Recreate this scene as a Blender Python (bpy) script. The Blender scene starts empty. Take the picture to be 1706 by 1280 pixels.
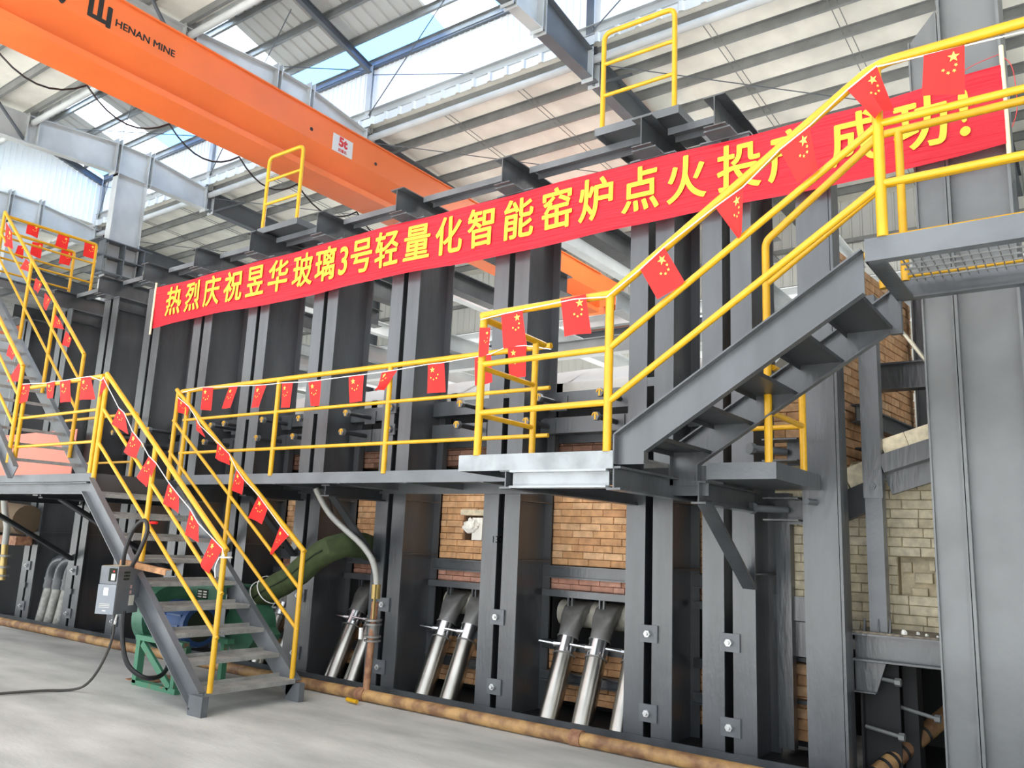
import bpy, math, random
from mathutils import Vector, Matrix, noise
random.seed(7)
S = bpy.context.scene
R = math.radians

# ------------------------------------------------------------------ camera
cd = bpy.data.cameras.new('camera'); cam = bpy.data.objects.new('camera', cd)
S.collection.objects.link(cam); S.camera = cam
cd.sensor_width = 36.0; cd.sensor_fit = 'HORIZONTAL'; cd.lens = 1367.5 * 36.0 / 1706.0
cd.clip_start = 0.05; cd.clip_end = 300
_y, _p, _r = R(36.292), R(10.93), R(2.5)
fwd = Vector((-math.sin(_y) * math.cos(_p), math.cos(_y) * math.cos(_p), math.sin(_p)))
rt0 = Vector((math.cos(_y), math.sin(_y), 0)); up0 = rt0.cross(fwd)
rt = rt0 * math.cos(_r) + up0 * math.sin(_r); up = -rt0 * math.sin(_r) + up0 * math.cos(_r)
cam.matrix_world = Matrix(((rt.x, up.x, -fwd.x, 0), (rt.y, up.y, -fwd.y, 0), (rt.z, up.z, -fwd.z, 1.6), (0, 0, 0, 1)))

# ------------------------------------------------------------------ world, sun, fill lights, exposure
W = bpy.data.worlds.new('overcast'); S.world = W; W.use_nodes = True
wn = W.node_tree.nodes; wl = W.node_tree.links
bg = wn['Background']
tc = wn.new('ShaderNodeTexCoord'); sx = wn.new('ShaderNodeSeparateXYZ'); rmp = wn.new('ShaderNodeValToRGB')
wl.new(tc.outputs['Generated'], sx.inputs[0]); wl.new(sx.outputs['Z'], rmp.inputs[0]); wl.new(rmp.outputs[0], bg.inputs[0])
rmp.color_ramp.elements[0].position = 0.0; rmp.color_ramp.elements[0].color = (0.93, 0.95, 0.97, 1)
rmp.color_ramp.elements[1].position = 0.7; rmp.color_ramp.elements[1].color = (0.80, 0.89, 1.0, 1)
bg.inputs[1].default_value = 2.0
sun = bpy.data.lights.new('sun', 'SUN'); sun.energy = 20.0; sun.angle = R(5)
so = bpy.data.objects.new('sun', sun); S.collection.objects.link(so); so.rotation_euler = (R(19), R(-3), 0)
def area(name, loc, rot, sx_, sy_, e, col=(1, 1, 1)):
    l = bpy.data.lights.new(name, 'AREA'); l.shape = 'RECTANGLE'; l.size = sx_; l.size_y = sy_; l.energy = e; l.color = col
    o = bpy.data.objects.new(name, l); S.collection.objects.link(o); o.location = loc; o.rotation_euler = rot
# unseen area fills added over the front aisle and behind the furnace
area('aisle_fill', (-8, 1.5, 10.2), (0, 0, 0), 14, 1.2, 260, (1, .98, .95))
area('rear_aisle_fill', (-8, 15.5, 9.6), (0, 0, 0), 16, 1.2, 700, (1, .98, .95))
# up-facing area fill added behind the furnace to brighten the roof
def aim(loc, tgt):
    return (Vector(tgt) - Vector(loc)).to_track_quat('-Z', 'Y').to_euler()
area('rear_uplight_fill', (-8, 14.4, 4.2), aim((-8, 14.4, 4.2), (-8, 15, 12)), 26, 4, 480, (1, .985, .95))
S.view_settings.view_transform = 'Standard'; S.view_settings.look = 'None'
S.view_settings.exposure = 0.58; S.view_settings.gamma = 1.0
S.view_settings.use_curve_mapping = False
S.cycles.max_bounces = 8; S.cycles.diffuse_bounces = 4; S.cycles.glossy_bounces = 3
S.cycles.use_denoising = True

# ------------------------------------------------------------------ materials
def mat(name, col, rough=0.5, metal=0.0, var=0.0, scale=4.0, bump=0.0, bscale=30.0, col2=None, thr=(0.4, 0.6), stretch=None, spec=None, trans=0.0):
    m = bpy.data.materials.new(name); m.use_nodes = True
    n = m.node_tree.nodes; l = m.node_tree.links; b = n['Principled BSDF']
    b.inputs['Base Color'].default_value = (*col, 1); b.inputs['Roughness'].default_value = rough; b.inputs['Metallic'].default_value = metal
    if spec is not None: b.inputs['Specular IOR Level'].default_value = spec
    t = n.new('ShaderNodeTexCoord'); vec = t.outputs['Object']
    if stretch:
        mp = n.new('ShaderNodeMapping'); mp.inputs['Scale'].default_value = stretch; l.new(vec, mp.inputs[0]); vec = mp.outputs[0]
    if col2 is not None or var:
        ns = n.new('ShaderNodeTexNoise'); ns.inputs['Scale'].default_value = scale; ns.inputs['Detail'].default_value = 6
        l.new(vec, ns.inputs['Vector'])
        cr = n.new('ShaderNodeValToRGB'); l.new(ns.outputs[0], cr.inputs[0])
        cr.color_ramp.elements[0].position = thr[0]; cr.color_ramp.elements[1].position = thr[1]
        c2 = col2 if col2 is not None else tuple(max(0, c * (1 - var)) for c in col)
        c1 = col if col2 is not None else tuple(min(1, c * (1 + var)) for c in col)
        cr.color_ramp.elements[0].color = (*c1, 1); cr.color_ramp.elements[1].color = (*c2, 1)
        l.new(cr.outputs[0], b.inputs['Base Color'])
    if bump:
        n2 = n.new('ShaderNodeTexNoise'); n2.inputs['Scale'].default_value = bscale; n2.inputs['Detail'].default_value = 5
        l.new(vec, n2.inputs['Vector'])
        bp = n.new('ShaderNodeBump'); bp.inputs['Strength'].default_value = bump; bp.inputs['Distance'].default_value = 0.02
        l.new(n2.outputs[0], bp.inputs['Height']); l.new(bp.outputs[0], b.inputs['Normal'])
    if trans:
        tr = n.new('ShaderNodeBsdfTranslucent'); tr.inputs[0].default_value = (*col, 1)
        mx = n.new('ShaderNodeMixShader'); mx.inputs[0].default_value = trans
        l.new(b.outputs[0], mx.inputs[1]); l.new(tr.outputs[0], mx.inputs[2]); l.new(mx.outputs[0], n['Material Output'].inputs[0])
    return m
def brickmat(name, cols, soot=0.0):
    m = bpy.data.materials.new(name); m.use_nodes = True
    n = m.node_tree.nodes; l = m.node_tree.links; b = n['Principled BSDF']; b.inputs['Roughness'].default_value = 0.9
    oi = n.new('ShaderNodeObjectInfo'); cr = n.new('ShaderNodeValToRGB'); l.new(oi.outputs['Random'], cr.inputs[0])
    while len(cr.color_ramp.elements) < len(cols): cr.color_ramp.elements.new(0.5)
    for i, c in enumerate(cols):
        cr.color_ramp.elements[i].position = i / (len(cols) - 1); cr.color_ramp.elements[i].color = (*c, 1)
    g = n.new('ShaderNodeNewGeometry'); ns = n.new('ShaderNodeTexNoise'); ns.inputs['Scale'].default_value = 14; ns.inputs['Detail'].default_value = 6
    l.new(g.outputs['Position'], ns.inputs['Vector'])
    mp = n.new('ShaderNodeMapRange'); mp.inputs[1].default_value = .3; mp.inputs[2].default_value = .7; mp.inputs[3].default_value = .72; mp.inputs[4].default_value = 1.15
    l.new(ns.outputs[0], mp.inputs[0])
    mx = n.new('ShaderNodeVectorMath'); mx.operation = 'SCALE'; l.new(cr.outputs[0], mx.inputs[0]); l.new(mp.outputs[0], mx.inputs['Scale'])
    l.new(mx.outputs[0], b.inputs['Base Color'])
    n2 = n.new('ShaderNodeTexNoise'); n2.inputs['Scale'].default_value = 60; l.new(g.outputs['Position'], n2.inputs['Vector'])
    bp = n.new('ShaderNodeBump'); bp.inputs['Strength'].default_value = .4; bp.inputs['Distance'].default_value = .01
    l.new(n2.outputs[0], bp.inputs['Height']); l.new(bp.outputs[0], b.inputs['Normal'])
    return m
STEEL = mat('dark_grey_paint', (.058, .063, .069), .30, var=.22, scale=3, bump=.16, bscale=30, stretch=(1, 1, .25), spec=.85)
STEELD = mat('charcoal_paint', (.028, .031, .035), .40, var=.15, scale=4, bump=.08, bscale=50)
STEELL = mat('mid_grey_paint', (.115, .124, .134), .33, var=.15, scale=2, bump=.1, bscale=40)
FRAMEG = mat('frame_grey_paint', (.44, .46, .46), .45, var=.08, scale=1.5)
FRAMED = mat('frame_dark_grey', (.10, .112, .125), .5, var=.1, scale=1.5)  # darker grey: far rafters, right-hand frames, bracing and other hall steel
C2M = mat('end_column_paint', (.105, .112, .115), .36, var=.2, scale=1.3, bump=.07, bscale=14, spec=.9)
DULL = mat('dull_pipe_zinc', (.22, .22, .20), .45, .5, var=.25, scale=8)
SHADE = mat('gap_shade_black', (.010, .010, .011), .7)  # near-black standing in for the shade in gaps and openings
ZINC = mat('galvanised_purlin', (.20, .205, .20), .5, .2, var=.12, scale=2)
ZINCB = mat('bright_zinc', (.62, .63, .63), .35, .7, var=.1, scale=20)
YEL = mat('yellow_enamel', (.62, .335, .008), .30, var=.05, scale=8, bump=.02)
RED = mat('red_flag_cloth', (.85, .025, .022), .75, trans=.25)
BRED = mat('red_banner_cloth', (.74, .014, .035), .5, bump=1.0, bscale=6, stretch=(.22, 1, 6), trans=.33)
GOLD = mat('yellow_print', (.70, .44, .035), .7)
GOLDF = mat('yellow_star_print', (.95, .62, .10), .7)
ORANGE = mat('orange_crane_paint', (.72, .15, .035), .36, var=.06, scale=.8, bump=.02)
BLACK = mat('black_lettering', (.01, .01, .01), .5)
WHITE = mat('white_print', (.75, .75, .72), .5)
REDP = mat('red_print', (.55, .03, .03), .5)
FLOOR = mat('concrete', (.33, .33, .315), .75, col2=(.52, .515, .49), thr=(.30, .70), scale=1.8, bump=.12, bscale=25, stretch=(.6, 1.6, 1))
RUST = mat('rusty_pipe', (.19, .095, .045), .6, col2=(.44, .26, .10), thr=(.38, .6), scale=6, bump=.25, bscale=40)
RUSTD = mat('dark_rust', (.20, .09, .05), .75, col2=(.33, .17, .09), thr=(.4, .6), scale=14, bump=.2, bscale=40)
INOX = mat('stainless_steel', (.42, .40, .36), .30, 1.0, var=.12, scale=5, stretch=(1, 1, .15))
INOXB = mat('bright_stainless', (.66, .66, .66), .22, 1.0)
DUCT = mat('dark_duct_metal', (.20, .195, .185), .36, .3, var=.15, scale=8)
PLAST = mat('black_glossy_pipe', (.05, .055, .062), .25)
INSUL = mat('roof_insulation', (.70, .69, .62), .75, var=.1, scale=1.2, bump=.9, bscale=3.5, stretch=(1, .7, 1))
CLAD = mat('white_cladding', (.90, .91, .88), .5)
CLADG = mat('far_cladding', (.52, .53, .49), .6)
SHEET = mat('bare_roof_sheet', (.50, .50, .47), .45, .2)
BLANKET = mat('white_ceramic_blanket', (.90, .88, .81), .95, bump=.6, bscale=8)
MORTAR = mat('mortar', (.30, .18, .10), .95)
MORTARC = mat('pale_mortar', (.42, .35, .23), .95)
B_OR = brickmat('orange_firebrick', [(.52, .28, .13), (.66, .38, .19), (.58, .32, .155), (.72, .46, .26), (.55, .29, .14)])
B_RD = brickmat('red_firebrick', [(.44, .21, .14), (.62, .34, .25), (.54, .27, .19)])
B_BR = brickmat('brown_firebrick', [(.14, .07, .045), (.20, .10, .065), (.26, .14, .09)])
B_CR = brickmat('cream_firebrick', [(.70, .61, .43), (.80, .71, .52), (.75, .66, .47), (.84, .77, .60)])
GREEN = mat('green_machine_paint', (.03, .11, .065), .45, col2=(.045, .15, .09), thr=(.4, .6), scale=6, bump=.1)
GREENR = mat('worn_green_paint', (.06, .21, .12), .55, col2=(.22, .12, .07), thr=(.60, .66), scale=12, bump=.15)
BLUE = mat('blue_motor_paint', (.012, .05, .16), .4)
CANVAS = mat('olive_canvas', (.045, .065, .022), .9, var=.15, scale=10, bump=.4, bscale=12)
SEAM = mat('dark_seam', (.012, .018, .008), .9)
BOXG = mat('grey_box_paint', (.13, .14, .155), .4, var=.08, scale=6)
BOXP = mat('grey_box_panel', (.20, .22, .25), .35)
LABEL = mat('pale_label', (.62, .60, .53), .6)
RUBBER = mat('black_rubber', (.015, .015, .017), .5)
HOSE = mat('braided_hose', (.42, .42, .39), .4, .4, bump=.5, bscale=160)
CORD = mat('white_cord', (.85, .85, .83), .8)
WOOD = mat('bamboo_pole', (.75, .66, .45), .7)
BRASS = mat('brass_fitting', (.45, .33, .12), .4, .6)
CHECK = mat('checker_plate', (.34, .34, .33), .5, .2, var=.15, scale=6, bump=.8, bscale=90)
DUST = mat('dusty_ledge', (.20, .17, .13), .95, var=.4, scale=20, bump=.3)
SACK = mat('pinkish_sheet', (.62, .20, .14), .6, bump=.3, bscale=6)
GLASSW = mat('skylight_panel', (.80, .88, .97), .4, trans=.9)
BLUEW = mat('blue_skylight_panel', (.30, .50, .80), .35, trans=.85)
def emis(name, col, e):
    m = bpy.data.materials.new(name); m.use_nodes = True; n = m.node_tree.nodes
    n['Principled BSDF'].inputs['Base Color'].default_value = (*col, 1)
    n['Principled BSDF'].inputs['Emission Color'].default_value = (*col, 1); n['Principled BSDF'].inputs['Emission Strength'].default_value = e
    return m

ORD = ['first', 'second', 'third', 'fourth', 'fifth', 'sixth', 'seventh', 'eighth', 'ninth', 'tenth', 'eleventh', 'twelfth', 'thirteenth', 'fourteenth', 'fifteenth', 'sixteenth', 'seventeenth', 'eighteenth', 'nineteenth', 'twentieth']
# ------------------------------------------------------------------ builder
class M:
    def __init__(s): s.v = []; s.f = []
    def add(s, vs, fs):
        k = len(s.v); s.v += [tuple(v) for v in vs]; s.f += [tuple(i + k for i in f) for f in fs]; return s
    def box(s, x0, y0, z0, x1, y1, z1):
        return s.add([(x, y, z) for z in (z0, z1) for y in (y0, y1) for x in (x0, x1)],
                     [(0, 2, 3, 1), (4, 5, 7, 6), (0, 1, 5, 4), (2, 6, 7, 3), (0, 4, 6, 2), (1, 3, 7, 5)])
    def prof(s, p0, p1, pts, up=(0, 0, 1)):
        p0 = Vector(p0); p1 = Vector(p1); d = (p1 - p0).normalized(); u = Vector(up); sd = d.cross(u)
        if sd.length < 1e-4: u = Vector((0, 1, 0)); sd = d.cross(u)
        sd.normalize(); u = sd.cross(d).normalized(); n = len(pts)
        vs = [p + sd * a + u * b for p in (p0, p1) for a, b in pts]
        fs = [(i, (i + 1) % n, n + (i + 1) % n, n + i) for i in range(n)]
        return s.add(vs, fs + [tuple(range(n - 1, -1, -1)), tuple(range(n, 2 * n))])
    def bar(s, p0, p1, w, h, up=(0, 0, 1)):
        return s.prof(p0, p1, [(-w / 2, -h / 2), (w / 2, -h / 2), (w / 2, h / 2), (-w / 2, h / 2)], up)
    def ibeam(s, p0, p1, w, h, tf=.014, tw=.010, up=(0, 0, 1)):
        a, b, c, t = w / 2, h / 2, tw / 2, h / 2 - tf
        return s.prof(p0, p1, [(-a, -b), (a, -b), (a, -t), (c, -t), (c, t), (a, t), (a, b), (-a, b), (-a, t), (-c, t), (-c, -t), (-a, -t)], up)
    def chan(s, p0, p1, w, h, side=1, t=.010, up=(0, 0, 1)):
        q = [(0, -h / 2), (w, -h / 2), (w, -h / 2 + t), (t, -h / 2 + t), (t, h / 2 - t), (w, h / 2 - t), (w, h / 2), (0, h / 2)]
        if side < 0: q = [(-a, b) for a, b in q][::-1]
        return s.prof(p0, p1, q, up)
    def tube(s, path, r, n=12, cap=True):
        P = [Vector(p) for p in path]; rings = []
        rr = r if isinstance(r, (list, tuple)) else [r] * len(P)
        prev = None
        for i, p in enumerate(P):
            d = (P[min(i + 1, len(P) - 1)] - P[max(i - 1, 0)]).normalized()
            if prev is None:
                a = Vector((0, 0, 1)) if abs(d.z) < .9 else Vector((0, 1, 0)); a = (a - d * a.dot(d)).normalized()
            else:
                a = (prev - d * prev.dot(d)).normalized()
            prev = a; b = d.cross(a)
            k = 1.0
            if 0 < i < len(P) - 1:
                d1 = (P[i] - P[i - 1]).normalized(); d2 = (P[i + 1] - P[i]).normalized()
                c = max(.5, math.sqrt(max(0, (1 + d1.dot(d2)) / 2)))
            rings.append([p + (a * math.cos(2 * math.pi * j / n) + b * math.sin(2 * math.pi * j / n)) * rr[i] for j in range(n)])
        vs = [v for rg in rings for v in rg]; m = len(rings)
        fs = [(i * n + j, i * n + (j + 1) % n, (i + 1) * n + (j + 1) % n, (i + 1) * n + j) for i in range(m - 1) for j in range(n)]
        if cap: fs += [tuple(range(n - 1, -1, -1)), tuple(range((m - 1) * n, m * n))]
        return s.add(vs, fs)
    def plate(s, pts, t, nrm):
        nv = Vector(nrm).normalized() * t / 2; n = len(pts)
        vs = [Vector(p) - nv for p in pts] + [Vector(p) + nv for p in pts]
        return s.add(vs, [tuple(range(n - 1, -1, -1)), tuple(range(n, 2 * n))] + [(i, (i + 1) % n, n + (i + 1) % n, n + i) for i in range(n)])
    def loft(s, rings, cap=True):
        n = len(rings[0]); m = len(rings); vs = [v for rg in rings for v in rg]
        fs = [(i * n + j, i * n + (j + 1) % n, (i + 1) * n + (j + 1) % n, (i + 1) * n + j) for i in range(m - 1) for j in range(n)]
        if cap: fs += [tuple(range(n - 1, -1, -1)), tuple(range((m - 1) * n, m * n))]
        return s.add(vs, fs)
WLOC = {}
def obj(name, m, material, parent=None, smooth=False, kind=None, label=None):
    base = Vector((0, 0, 0)) if parent is None else WLOC[parent.name]
    if parent is None:
        xs = [v[0] for v in m.v]; ys = [v[1] for v in m.v]; zs = [v[2] for v in m.v]
        base = Vector(((min(xs) + max(xs)) / 2, (min(ys) + max(ys)) / 2, min(zs)))
    me = bpy.data.meshes.new(name); me.from_pydata([(v[0] - base.x, v[1] - base.y, v[2] - base.z) for v in m.v], [], m.f)
    me.materials.append(material)
    import bmesh
    b = bmesh.new(); b.from_mesh(me); bmesh.ops.recalc_face_normals(b, faces=b.faces); b.to_mesh(me); b.free()
    if smooth:
        me.polygons.foreach_set('use_smooth', [True] * len(me.polygons))
        try: me.set_sharp_from_angle(angle=R(40))
        except Exception: pass
    o = bpy.data.objects.new(name, me); S.collection.objects.link(o)
    if parent is None: o.location = base
    else: o.parent = parent
    WLOC[o.name] = base if parent is None else base
    if kind: o['kind'] = kind
    if label: o['label'] = label
    return o
def thing(name, loc, label=None, cat=None, group=None, kind=None):
    o = bpy.data.objects.new(name, None); S.collection.objects.link(o); o.location = loc; o.empty_display_size = .1
    WLOC[o.name] = Vector(loc)
    if label: o['label'] = label
    if cat: o['category'] = cat
    if group: o['group'] = group
    if kind: o['kind'] = kind
    return o
def tag(o, label, cat, group=None):
    o['label'] = label; o['category'] = cat
    if group: o['group'] = group
    return o
def arc(p0, p1, p2, n=6):
    p0, p1, p2 = Vector(p0), Vector(p1), Vector(p2)
    return [p0 * (1 - t) ** 2 + p1 * 2 * t * (1 - t) + p2 * t * t for t in [i / n for i in range(n + 1)]]
def bend(path, r=.06):
    P = [Vector(p) for p in path]; out = [P[0]]
    for i in range(1, len(P) - 1):
        a = (P[i - 1] - P[i]); b = (P[i + 1] - P[i]); k = min(r, a.length / 2, b.length / 2)
        out += arc(P[i] + a.normalized() * k, P[i], P[i] + b.normalized() * k, 5)
    return out + [P[-1]]
def bolt(cx, y, z, parent, r=.022, length=.04, material=None, name='bolt'):
    m = M(); hexa = lambda yy, q: [(cx + q * math.cos(k * math.pi / 3), yy, z + q * math.sin(k * math.pi / 3)) for k in range(6)]
    m.loft([hexa(y, r), hexa(y - length * .6, r)]); m.loft([hexa(y - length * .6, r * .5), hexa(y - length, r * .5)])
    return obj(name, m, material or ZINCB, parent)
def textobj(body, size, parent, place, material, bold=.0, name='character', extr=.0015, sx=1.0, stamp=0):
    c = bpy.data.curves.new(name, 'FONT'); c.body = body; c.size = size; c.align_x = 'CENTER'; c.align_y = 'CENTER'; c.offset = bold; c.extrude = extr
    t = bpy.data.objects.new(name, c); S.collection.objects.link(t)
    dg = bpy.context.evaluated_depsgraph_get(); me = bpy.data.meshes.new_from_object(t.evaluated_get(dg))
    bpy.data.objects.remove(t); bpy.data.curves.remove(c)
    base = WLOC[parent.name]
    if stamp:
        import bmesh
        bb = bmesh.new(); bb.from_mesh(me); geo = bb.verts[:] + bb.edges[:] + bb.faces[:]
        for k, (a, b_) in enumerate(((-1, 0), (1, 0), (0, .6), (0, -.6), (.7, .4), (-.7, -.4))):
            r_ = bmesh.ops.duplicate(bb, geom=geo)
            for v in r_['geom']:
                if isinstance(v, bmesh.types.BMVert): v.co += Vector((a * stamp, b_ * stamp, -.0002 * (k + 1)))
        bb.to_mesh(me); bb.free()
    for v in me.vertices: v.co = place(v.co.x * sx, v.co.y, v.co.z) - base
    me.materials.clear(); me.materials.append(material); me.name = name
    o = bpy.data.objects.new(name, me); S.collection.objects.link(o); o.parent = parent
    return o
# one shared unit brick (slightly chamfered front), scaled per copy
def unit_brick():
    c = .06; m = M()
    fr = [(-.5 + c * .3, -.5, -.5 + c), (.5 - c * .3, -.5, -.5 + c), (.5 - c * .3, -.5, .5 - c), (-.5 + c * .3, -.5, .5 - c)]
    md = [(-.5, -.42, -.5), (.5, -.42, -.5), (.5, -.42, .5), (-.5, -.42, .5)]
    bk = [(x, .5, z) for x, y, z in md]
    m.loft([fr, md, bk])
    return m
_ub = {}
def brick_mesh(material):
    if material.name not in _ub:
        m = unit_brick(); me = bpy.data.meshes.new('brick'); me.from_pydata(m.v, [], m.f); me.materials.append(material); _ub[material.name] = me
    return _ub[material.name]
def bricks(parent, x0, x1, z0, z1, yf, material, bl=.235, bh=.068, gap=.0028, hole=None, axis='x', jitter=.003, maxn=290, count=None):
    base = WLOC[parent.name]; rows = max(1, round((z1 - z0) / bh)); h = (z1 - z0) / rows; n = 0
    for r in range(rows):
        x = x0 - (bl / 2 if r % 2 else 0) - random.random() * .03
        while x < x1 - .01:
            L = bl * random.choice([1, 1, 1, .9, 1.06, .5 if random.random() < .3 else 1]); a, b = max(x, x0), min(x + L, x1); x += L
            if b - a < .02: continue
            zc = z0 + (r + .5) * h; xc = (a + b) / 2
            if hole and a < hole[1] and b > hole[0] and hole[2] < zc < hole[3]:
                if a < hole[0] - .02: b = hole[0]
                elif b > hole[1] + .02: a = hole[1]
                else: continue
                xc = (a + b) / 2
            o = bpy.data.objects.new('brick', brick_mesh(material)); S.collection.objects.link(o); o.parent = parent
            dy = .055 + random.uniform(-jitter, jitter)
            if axis == 'x':
                o.location = Vector((xc, yf + dy, zc)) - base; o.scale = (b - a - gap, .11, h - gap)
            else:
                o.location = Vector((yf - dy, xc, zc)) - base; o.rotation_euler = (0, 0, R(90)); o.scale = (b - a - gap, .11, h - gap)
            n += 1
    return n
# ================================================================== THE HALL
m = M(); m.box(-48, -40, -.12, 14, 24, 0)
obj('floor', m, FLOOR, kind='structure')
FR = [-43.3, -37.3, -31.3, -25.3, -19.4, -13.25, -7.3, -1.2, 4.9]        # portal frames
YN, YF = 7.4, 12.0                                                        # monitor throat
def zroof(y): return 10.88 - .05 * (max(YN - y, 0) + max(y - YF, 0))
YW = 20.6; YS = -3.0
ceil = thing('ceiling', (-15, 9.7, 10), kind='structure')
m = M()
for a, b in ((YS, YN + .1), (YF - .1, YW)):
    m.add([(-44, a, zroof(a)), (9, a, zroof(a)), (9, b, zroof(b)), (-44, b, zroof(b)), (-44, a, zroof(a) + .1), (9, a, zroof(a) + .1), (9, b, zroof(b) + .1), (-44, b, zroof(b) + .1)],
          [(0, 1, 2, 3), (7, 6, 5, 4), (0, 4, 5, 1), (2, 6, 7, 3), (1, 5, 6, 2), (0, 3, 7, 4)])
m.box(-44, YN, 10.9, -25.36, YF, 11.0)
obj('insulation_blanket', m, INSUL, ceil)
def zsec(y, z, x0=-44, x1=9, h=.17, mtl=ZINC, name='purlin', par=None):
    t = .006; q = [(-.06, 0), (-.06, t), (0, t), (0, h), (.06, h), (.06, h - t), (t, h - t), (t, 0)]
    return obj(name, M().prof((x0, y, z - h), (x1, y, z - h), q), mtl, par or ceil)
y = YF + .95
while y < YW: zsec(y, zroof(y)); y += .86
y = YN - .9
while y > YS: zsec(y, zroof(y)); y -= .86
for yy in (YF + .12, YN - .12): zsec(yy, zroof(yy) + .02)
# sag rods in pairs between purlins
for i in range(len(FR) - 1):
    L = FR[i + 1] - FR[i]
    for f in (.34, .67):
        for k in (0, .12):
            x = FR[i] + L * f + k
            if x > -26: obj('sag_rod', M().tube([(x, YF + .2, zroof(YF + .2) - .12), (x, YW, zroof(YW) - .12)], .009, 5), ZINC, ceil)
    x = FR[i] + L * .5
    if -32 < x < 0: obj('sag_rod', M().tube([(x, YN - .2, zroof(YN - .2) - .12), (x, YS, zroof(YS) - .12)], .009, 5), ZINC, ceil)
# corrugated sheet ends beside the monitor opening, a gutter channel and a tie tube
def corrug(x0, x1, pitch, dep, fn, rib=.3):
    """strip of ribbed sheet along x; fn(x, off, end) -> point"""
    xs = []; x = x0
    while x < x1:
        xs += [(x, 0), (x + pitch * (1 - rib), 0), (x + pitch * (1 - rib * .75), dep), (x + pitch * (1 - rib * .25), dep)]; x += pitch
    mm = M(); vs = []
    for x, o in xs: vs += [fn(x, o, 0), fn(x, o, 1)]
    mm.add(vs, [(2 * i, 2 * i + 2, 2 * i + 3, 2 * i + 1) for i in range(len(xs) - 1)]); return mm
for ys, sg in ((YF, 1), (YN, -1)):
    m = corrug(-44, 9, .42, .05, lambda x, o, e: (x, ys - sg * .10 + sg * .55 * e, 10.96 - o - e * .0))
    obj('roof_sheet_edge', m, ZINC, ceil)
    m = corrug(-44, 9, .42, .10, lambda x, o, e: (x, ys - sg * (.12 + o * .4), 10.80 + .19 * e))
    obj('sheet_closure', m, mat('light_zinc_%d' % sg, (.60, .62, .62), .4, .2), ceil)
    obj('eave_channel', M().chan((-44, ys - sg * .02, 11.13), (9, ys - sg * .02, 11.13), .09, .20, side=sg), FRAMEG, ceil)
for i in range(len(FR) - 1):
    obj('tie_tube', M().tube([(FR[i], YF, 10.56), (FR[i + 1], YF, 10.56)], .075, 12), FRAMEG, ceil, smooth=True)
    if FR[i] < -12: obj('tie_tube', M().tube([(FR[i], YN, 10.56), (FR[i + 1], YN, 10.56)], .07, 10), FRAMEG, ceil, smooth=True)
# monitor (raised ventilator along the ridge)
mon = thing('roof_monitor', (-15, 9.7, 11.2), 'raised roof monitor with white ribbed sides and skylight strips along the ridge', 'roof monitor')
mon['kind'] = 'structure'; del mon['category']; del mon['label']
def zm(y): return 13.0 - .26 * abs(y - 9.7)
obj('side_cladding', corrug(-25.35, 9, .16, .025, lambda x, o, e: (x, YF + .05 - o, 11.2 + 1.22 * e), .35), CLAD, mon)
obj('side_cladding', corrug(-25.35, 9, .16, .025, lambda x, o, e: (x, YN - .05 + o, 11.2 + 1.22 * e), .35), CLAD, mon)
obj('gable_cladding', corrug(YN - .05, YF + .05, .16, .025, lambda y, o, e: (-25.35 + o, y, 10.9 + 1.75 * e), .35), CLAD, mon)
for i in range(3, len(FR) - 1):
    x0, x1 = FR[i], FR[i + 1]; xm = (x0 + x1) / 2; s0, s1 = xm - .7, xm + .75
    for (a, b) in ((YN - .25, 9.7), (9.7, YF + .25)):
        far = b > 10; ya, yb = (a, b) if not far else (a, 11.35)
        for (p, q) in ((x0, s0), (s1, x1)):
            obj('roof_sheet', corrug(p, q, .33, .04, lambda x, o, e: (min(x, q), ya + (yb - ya) * e, zm(ya + (yb - ya) * e) + .1 + o)), SHEET, mon)
            if far: obj('skylight_strip', M().plate([(p, 11.35, zm(11.35) + .1), (q, 11.35, zm(11.35) + .1), (q, b, zm(b) + .1), (p, b, zm(b) + .1)], .004, (0, 0, 1)), BLUEW, mon)
        obj('skylight_panel', M().plate([(s0, a, zm(a) + .1), (s1, a, zm(a) + .1), (s1, b, zm(b) + .1), (s0, b, zm(b) + .1)], .004, (0, 0, 1)), GLASSW, mon)
for yy in (7.45, 8.2, 9.0, 9.65, 10.5, 11.3, 11.95):
    zsec(yy, zm(yy) + .1, x0=-25.3, h=.14, par=mon)
obj('eave_beam', M().bar((-25.3, YF, 12.38), (9, YF, 12.38), .08, .10), FRAMED, mon)
obj('eave_beam', M().bar((-25.3, YN, 12.38), (9, YN, 12.38), .08, .10), FRAMED, mon)
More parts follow.
